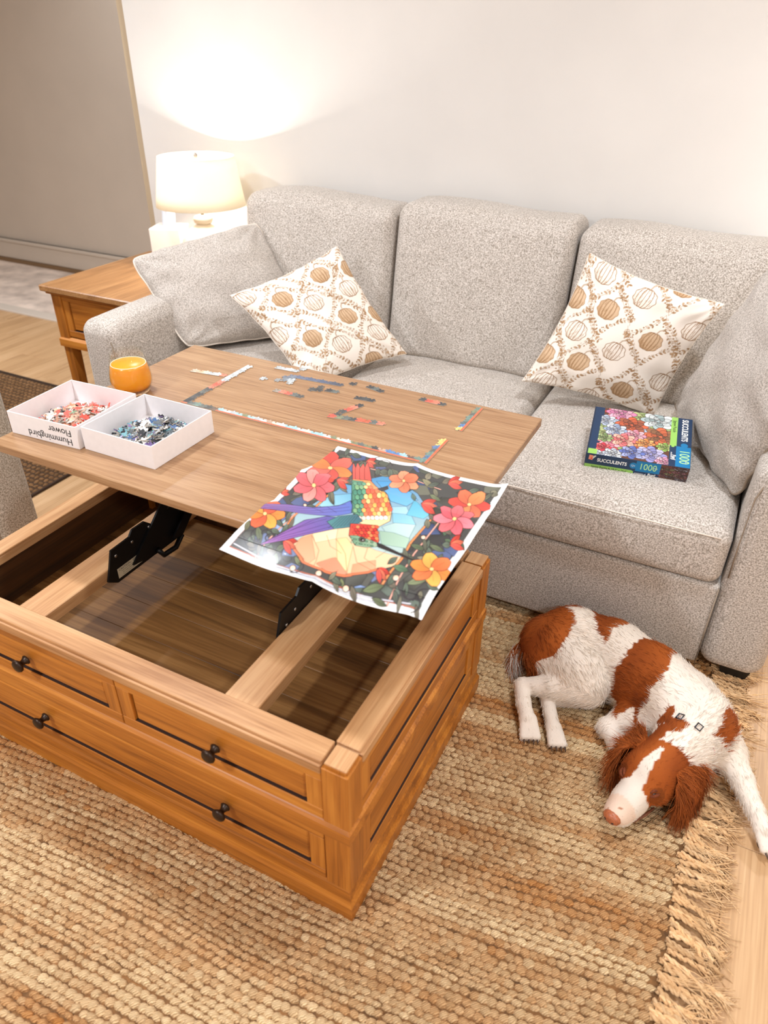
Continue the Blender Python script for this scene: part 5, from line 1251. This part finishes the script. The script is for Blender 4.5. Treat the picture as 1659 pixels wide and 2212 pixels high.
def build_dog():
    V, Q, nrm, bi = surface_net(np.array([-.36, 1.16, -.004]) - [0, .07, 0], np.array([.40, 1.70, .235]), .0046)
    tags = np.array([s[5] for s in SEG])[bi]
    low = V[:, 2] < .001; V[low, 2] = .001
    off = np.array([0, 1.45, 0])
    # creases where the thigh lies on the flank, slight muscle relief
    me = big_mesh('body', V - off, Q, NOTRI, None)
    m_ = attr_mat('dog_coat', .8, .2, bscale=260, bstr=.25); me.materials.append(m_)
    col = dog_colour(V, tags); paint(me, col)
    link('body', me, dog)
    # ------ fur strands
    R = np.random.default_rng(5)
    tri = np.concatenate([Q[:, [0, 1, 2]], Q[:, [0, 2, 3]]]); A = np.linalg.norm(np.cross(V[tri[:, 1]] - V[tri[:, 0]], V[tri[:, 2]] - V[tri[:, 0]]), axis=1)
    NH = 46000; ti = R.choice(len(tri), NH, p=A / A.sum()); w_ = R.dirichlet((1, 1, 1), NH)
    P0 = (V[tri[ti]] * w_[..., None]).sum(1); Nn = (nrm[tri[ti]] * w_[..., None]).sum(1); Nn /= np.linalg.norm(Nn, axis=1)[:, None]; b0 = bi[tri[ti, 0]]
    keep = (P0[:, 2] > .004); P0, Nn, b0 = P0[keep], Nn[keep], b0[keep]
    tg = tags[tri[ti, 0]][keep]; n = len(P0)
    T = np.array([(s[1] - s[0]) / np.linalg.norm(s[1] - s[0]) for s in SEG])
    for i, s in enumerate(SEG):
        if s[5] == 'head': T[i] = -HF
    D = T[b0] - (T[b0] * Nn).sum(1)[:, None] * Nn; D /= np.maximum(np.linalg.norm(D, axis=1), 1e-3)[:, None]
    D += R.normal(0, .22, (n, 3)) + .5 * np.stack([vnoise(P0, 30, k) for k in (21, 22, 23)], 1) * .25
    L = np.where(tg == 'head', .010, np.where(tg == 'paw', .006, np.where(tg == 'shank', .008, np.where(tg == 'fore', .011, .0145)))) * R.uniform(.7, 1.25, n)
    q = P0 - HC; L = np.where((tg == 'head') & (q @ HF > .08), .0045, L)
    neck = (tg == 'neck'); L[neck] = .019 * R.uniform(.7, 1.2, neck.sum())
    feather = (tg == 'thigh') & (P0[:, 0] < -.24) & (P0[:, 2] < .10) | ((tg == 'body') & (P0[:, 2] < .05) & (P0[:, 1] < 1.47)); L[feather] *= 2.0
    col = dog_colour(P0, tg, 1.0) * R.uniform(.70, 1.18, n)[:, None]
    lift = np.where(tg == 'head', .16, .22)[:, None]
    pts = []
    for u in (0, .35, .7, 1.0):
        pts.append(P0 - Nn * .001 + (D * u + Nn * lift * u * (1.15 - u * .8)) * L[:, None] + np.array([0, 0, -.25]) * (L * u * u)[:, None])
    PT_ = np.stack(pts, 1); PT_[..., 2] = np.maximum(PT_[..., 2], .002)
    hair('fur', PT_, col, dog, off, .00055)
def hair(name, PT_, col, parent, off, rad):
    n, k = PT_.shape[:2]
    hc = bpy.data.hair_curves.new(name); hc.add_curves([k] * n)
    hc.points.foreach_set('position', (PT_ - off).astype(np.float32).ravel())
    r = hc.attributes.get('radius') or hc.attributes.new('radius', 'FLOAT', 'POINT')
    r.data.foreach_set('value', np.tile(np.linspace(1, .25, k) * rad, n).astype(np.float32))
    a = hc.attributes.new('Col', 'FLOAT_COLOR', 'CURVE'); c4 = np.ones((n, 4), np.float32); c4[:, :3] = col; a.data.foreach_set('color', c4.ravel())
    if 'fur_mat' not in M: M['fur_mat'] = attr_mat('fur_strands', .7, .25)
    hc.materials.append(M['fur_mat'])
    o = bpy.data.objects.new(name, hc); COL.objects.link(o); o.parent = parent; o['kind'] = 'stuff'; return o
build_dog()
def ear(path, wid, wdir, thick, sd, outward):
    """hanging leaf-shaped ear flap with long feathering"""
    off = np.array([0, 1.45, 0]); path = np.array(path); rings = []; nn = 18
    # resample smoothly
    t = np.linspace(0, len(path) - 1, 13); i0 = np.minimum(t.astype(int), len(path) - 2); fr = (t - i0)
    def cr(A):
        A = np.array(A); A = A.reshape(len(A), -1); Pm = np.vstack([2 * A[0] - A[1], A, 2 * A[-1] - A[-2]]); p0, p1, p2, p3 = Pm[i0], Pm[i0 + 1], Pm[i0 + 2], Pm[i0 + 3]; f = fr[:, None]
        return .5 * (2 * p1 + (p2 - p0) * f + (2 * p0 - 5 * p1 + 4 * p2 - p3) * f ** 2 + (3 * p1 - p0 - 3 * p2 + p3) * f ** 3)
    C = cr(path); W_ = np.maximum(cr(wid)[:, 0], .003); wd = np.array(wdir, float); wd /= np.linalg.norm(wd)
    fro = []
    for i in range(len(C)):
        d = C[min(i + 1, len(C) - 1)] - C[max(i - 1, 0)]; d /= np.linalg.norm(d); ww = wd - (wd @ d) * d; ww /= np.linalg.norm(ww); th = np.cross(d, ww); fro.append((d, ww, th))
        wav = .004 * math.sin(i * 1.1 + sd)
        rings.append([tuple(C[i] - off + ww * W_[i] * math.cos(a) + th * (thick * math.sin(a) + wav * math.cos(a * 1.0) + outward * .10 * W_[i] * math.cos(a) ** 2)) for a in np.linspace(0, 2 * PI, nn + 1)[:-1]])
    me = me_from('ear', *loft(rings)); me.materials.append(bpy.data.materials['dog_coat'])
    Vv = np.array([p for r in rings for p in r]) + off
    cc = RUST + (RUST2 - RUST) * np.clip(.45 + .4 * vnoise(Vv, 60, sd), 0, 1)[:, None]
    paint(me, cc * .85); o = link('ear', me, dog, smooth=True)
    R = np.random.default_rng(sd); n = 3600; i = R.integers(0, len(C) - 1, n); a = R.uniform(0, 2 * PI, n); rg = np.array(rings) + off
    k = (a / (2 * PI) * nn).astype(int) % nn; P0 = rg[i, k] + (rg[i + 1, k] - rg[i, k]) * R.uniform(0, 1, n)[:, None]
    D = np.array([f[0] for f in fro])[i]; Th = np.array([f[2] for f in fro])[i] * np.sign(np.sin(a))[:, None]; Wd = np.array([f[1] for f in fro])[i] * np.cos(a)[:, None]
    L = R.uniform(.012, .030, n) * (.8 + .7 * np.abs(np.cos(a)) + .3 * i / len(C))
    D2 = D + .30 * Wd + R.normal(0, .22, (n, 3)) + .35 * np.stack([vnoise(P0, 70, s_) for s_ in (31, 32, 33)], 1) * .5
    pts = [P0 - Th * .0008 + D2 * (L * u)[:, None] + Th * (.28 * L * u * (1.2 - u))[:, None] + np.array([0, 0, -.3]) * (L * u * u)[:, None] for u in (0, .33, .66, 1)]
    PT_ = np.stack(pts, 1); PT_[..., 2] = np.maximum(PT_[..., 2], .003)
    col = (RUST + (RUST2 * 1.15 - RUST) * np.clip(.45 + .35 * vnoise(P0, 60, sd) + R.normal(0, .22, n), 0, 1)[:, None]) * R.uniform(.55, 1.15, n)[:, None] * (1.05 - .40 * i / len(C))[:, None]
    hair('ear_feathering', PT_, col, o, off, .0006)
ear([(.040, 1.292, .118), (.022, 1.302, .118), (.006, 1.298, .094), (.002, 1.278, .058), (.010, 1.256, .026)], [.020, .036, .042, .036, .010], HF, .0045, 3, -1)
ear([(.126, 1.262, .118), (.146, 1.258, .118), (.166, 1.252, .090), (.174, 1.246, .050), (.174, 1.232, .020)], [.022, .044, .056, .050, .014], HF, .0048, 4, 1)
def dog_bits():
    off = Vector((0, 1.45, 0))
    def part(name, VF, mat, smooth=True): 
        V, F = VF; return link(name, me_from(name, [tuple(Vector(v) - off) for v in V], F, mat), dog, smooth=smooth)
    def blob(c, ax, n=12, mm=8):
        ax = [np.array(a) for a in ax]; V = []; F = []
        rings = []
        for j in range(mm + 1):
            t = -PI / 2 + PI * j / mm
            rings.append([tuple(np.array(c) + ax[0] * max(math.cos(t), .02) * math.cos(2 * PI * i / n) + ax[1] * max(math.cos(t), .02) * math.sin(2 * PI * i / n) + ax[2] * math.sin(t)) for i in range(n)])
        return loft(rings)
    nose = plain('dog_nose', (172, 98, 62), .38, 0, .12, 300); pad = plain('dog_pad', (52, 34, 26), .8, 0, .2, 200); eye = plain('dog_eye', (30, 16, 8), .25); lid = plain('dog_eyelid', (110, 50, 18), .85, 0, .2, 300); claw = plain('dog_claw', (70, 52, 42), .4)
    part('nose', blob(hp(.164, 0, -.016), (HL * .0215, HU * .0165, HF * .0140)), nose)
    for s in (-1, 1): part('nostril', blob(hp(.1745, s * .0085, -.017), (HL * .0040, HU * .0032, HF * .0034), 8, 6), pad)
    for s, op in ((-1, .0012), (1, .0022)):
        cx = np.array(hp(.066, s * .0365, .013)); out = (HL * s * .62 + HU * .70 + HF * .36); out /= np.linalg.norm(out)
        t1 = HF * .93 - HL * s * .36; t1 -= (t1 @ out) * out; t1 /= np.linalg.norm(t1); t2 = np.cross(out, t1)
        part('eye', blob(cx, (t1 * .0100, t2 * .0070, out * .0068)), eye)
        for sg_ in (-1, 1):
            pts = [tuple(cx + t1 * .0112 * math.cos(a) + t2 * sg_ * (op + .0058 * math.sin(a) * (1 if sg_ < 0 else .25)) + out * (.0068 * max(math.sin(a), .15))) for a in np.linspace(.1, PI - .1, 9)]
            part('eyelid', tube(pts, [.0018, .0028, .0036, .0040, .0042, .0040, .0036, .0028, .0018], 6), lid)
        pts = [tuple(cx + t1 * .0078 * math.cos(a) + t2 * .0008 + out * (.0078 * max(math.sin(a), .3))) for a in np.linspace(.5, PI - .5, 7)]
        part('eye_rim', tube(pts, .0007, 5), plain('eye_rim', (150, 100, 70), .4))
    # dark lip line on the near cheek
    part('lip', tube([hp(.152, .012, -.042), hp(.118, .031, -.044), hp(.085, .040, -.043), hp(.058, .044, -.040)], [.002, .0035, .004, .002], 6), plain('dog_lip', (120, 72, 48), .6))
    # pads and claws of the two hind paws and the stretched fore paw
    for (px, py, dx, dy) in ((-.216, 1.283, .020, -.040), (-.148, 1.293, .022, -.039), (.352, 1.228, .022, -.038)):
        d = np.array([dx, dy, 0.]) / math.hypot(dx, dy); sd_ = np.array([-d[1], d[0], 0]); 
        for o in (-.016, -.005, .006, .015):
            c = np.array([px + o, py + o * .45, .0115]) + d * .0085
            part('claw', tube([tuple(c), tuple(c + d * .006 + [0, 0, -.001]), tuple(c + d * .011 + [0, 0, -.006])], [.0024, .0019, .0006], 6), claw)
        part('paw_pad', blob(np.array([px, py, .009]) - d * .012 - sd_ * .0165, (d * .017, sd_ * .0085, np.array([0, 0, .0075]))), pad)
    # short feathered tail
    tp_ = [(-.292, 1.545, .085), (-.320, 1.545, .070), (-.338, 1.532, .046), (-.338, 1.512, .028)]
    tl = part('tail', tube(tp_, [.022, .017, .012, .005], 10), bpy.data.materials['dog_coat'])
    paint(tl.data, RUST * .7)
    R = np.random.default_rng(8); n = 1500; t = R.uniform(0, 3, n); i = np.minimum(t.astype(int), 2); f = (t - i)[:, None]; tp = np.array(tp_)
    P0 = tp[i] * (1 - f) + tp[i + 1] * f + R.normal(0, .006, (n, 3)); D = tp[i + 1] - tp[i]; D /= np.linalg.norm(D, axis=1)[:, None]
    D = D + R.normal(0, .3, (n, 3)) + np.array([.25, -.5, -.5]); L = R.uniform(.025, .055, n)
    PT_ = np.stack([P0 + D * (L * u)[:, None] * .8 + np.array([.25, 0, -.25]) * (L * u * u)[:, None] for u in (0, .35, .7, 1)], 1); PT_[..., 2] = np.maximum(PT_[..., 2], .003)
    cw = R.random(n)[:, None] < np.clip((t / 3) * .8, .05, .7)[:, None]
    hair('tail_feathering', PT_, np.where(cw, WHITE * .9, RUST2) * R.uniform(.6, 1.1, n)[:, None], tl, np.array([0, 1.45, 0]), .0006)
    # collar buried in the neck fur with its two little metal slides
    c0 = np.array([.132, 1.356, .104]); ax = np.array([.35, .94, .08]); ax /= np.linalg.norm(ax); e1 = np.cross(ax, [0, 0, 1]); e1 /= np.linalg.norm(e1); e2 = np.cross(e1, ax); e2 = e2 if e2[2] > 0 else -e2
    rings = []
    for a in np.linspace(.35, PI - .35, 22):
        r = .0705; cc = c0 + (e1 * math.cos(a) + e2 * math.sin(a)) * r; out = e1 * math.cos(a) + e2 * math.sin(a)
        rings.append([tuple(cc + ax * s * .008 + out * q) for s, q in ((-1, -.001), (1, -.001), (1, .0015), (-1, .0015))])
    part('collar', loft(rings), plain('collar_webbing', (196, 150, 146), .7, 0, .3, 300), False)
    for a in (1.95, 1.35):
        cc = c0 + (e1 * math.cos(a) + e2 * math.sin(a)) * .0745; out = e1 * math.cos(a) + e2 * math.sin(a); tn = np.cross(ax, out)
        pts = [tuple(cc + ax * x_ * .0085 + tn * y_ * .0065 + out * .0045) for x_, y_ in ((-1, -1), (1, -1), (1, 1), (-1, 1), (-1, -1), (1, -1))]
        part('collar_slide', tube(pts, .0016, 6), plain('slide_metal', (60, 62, 70), .3, .9))
dog_bits()
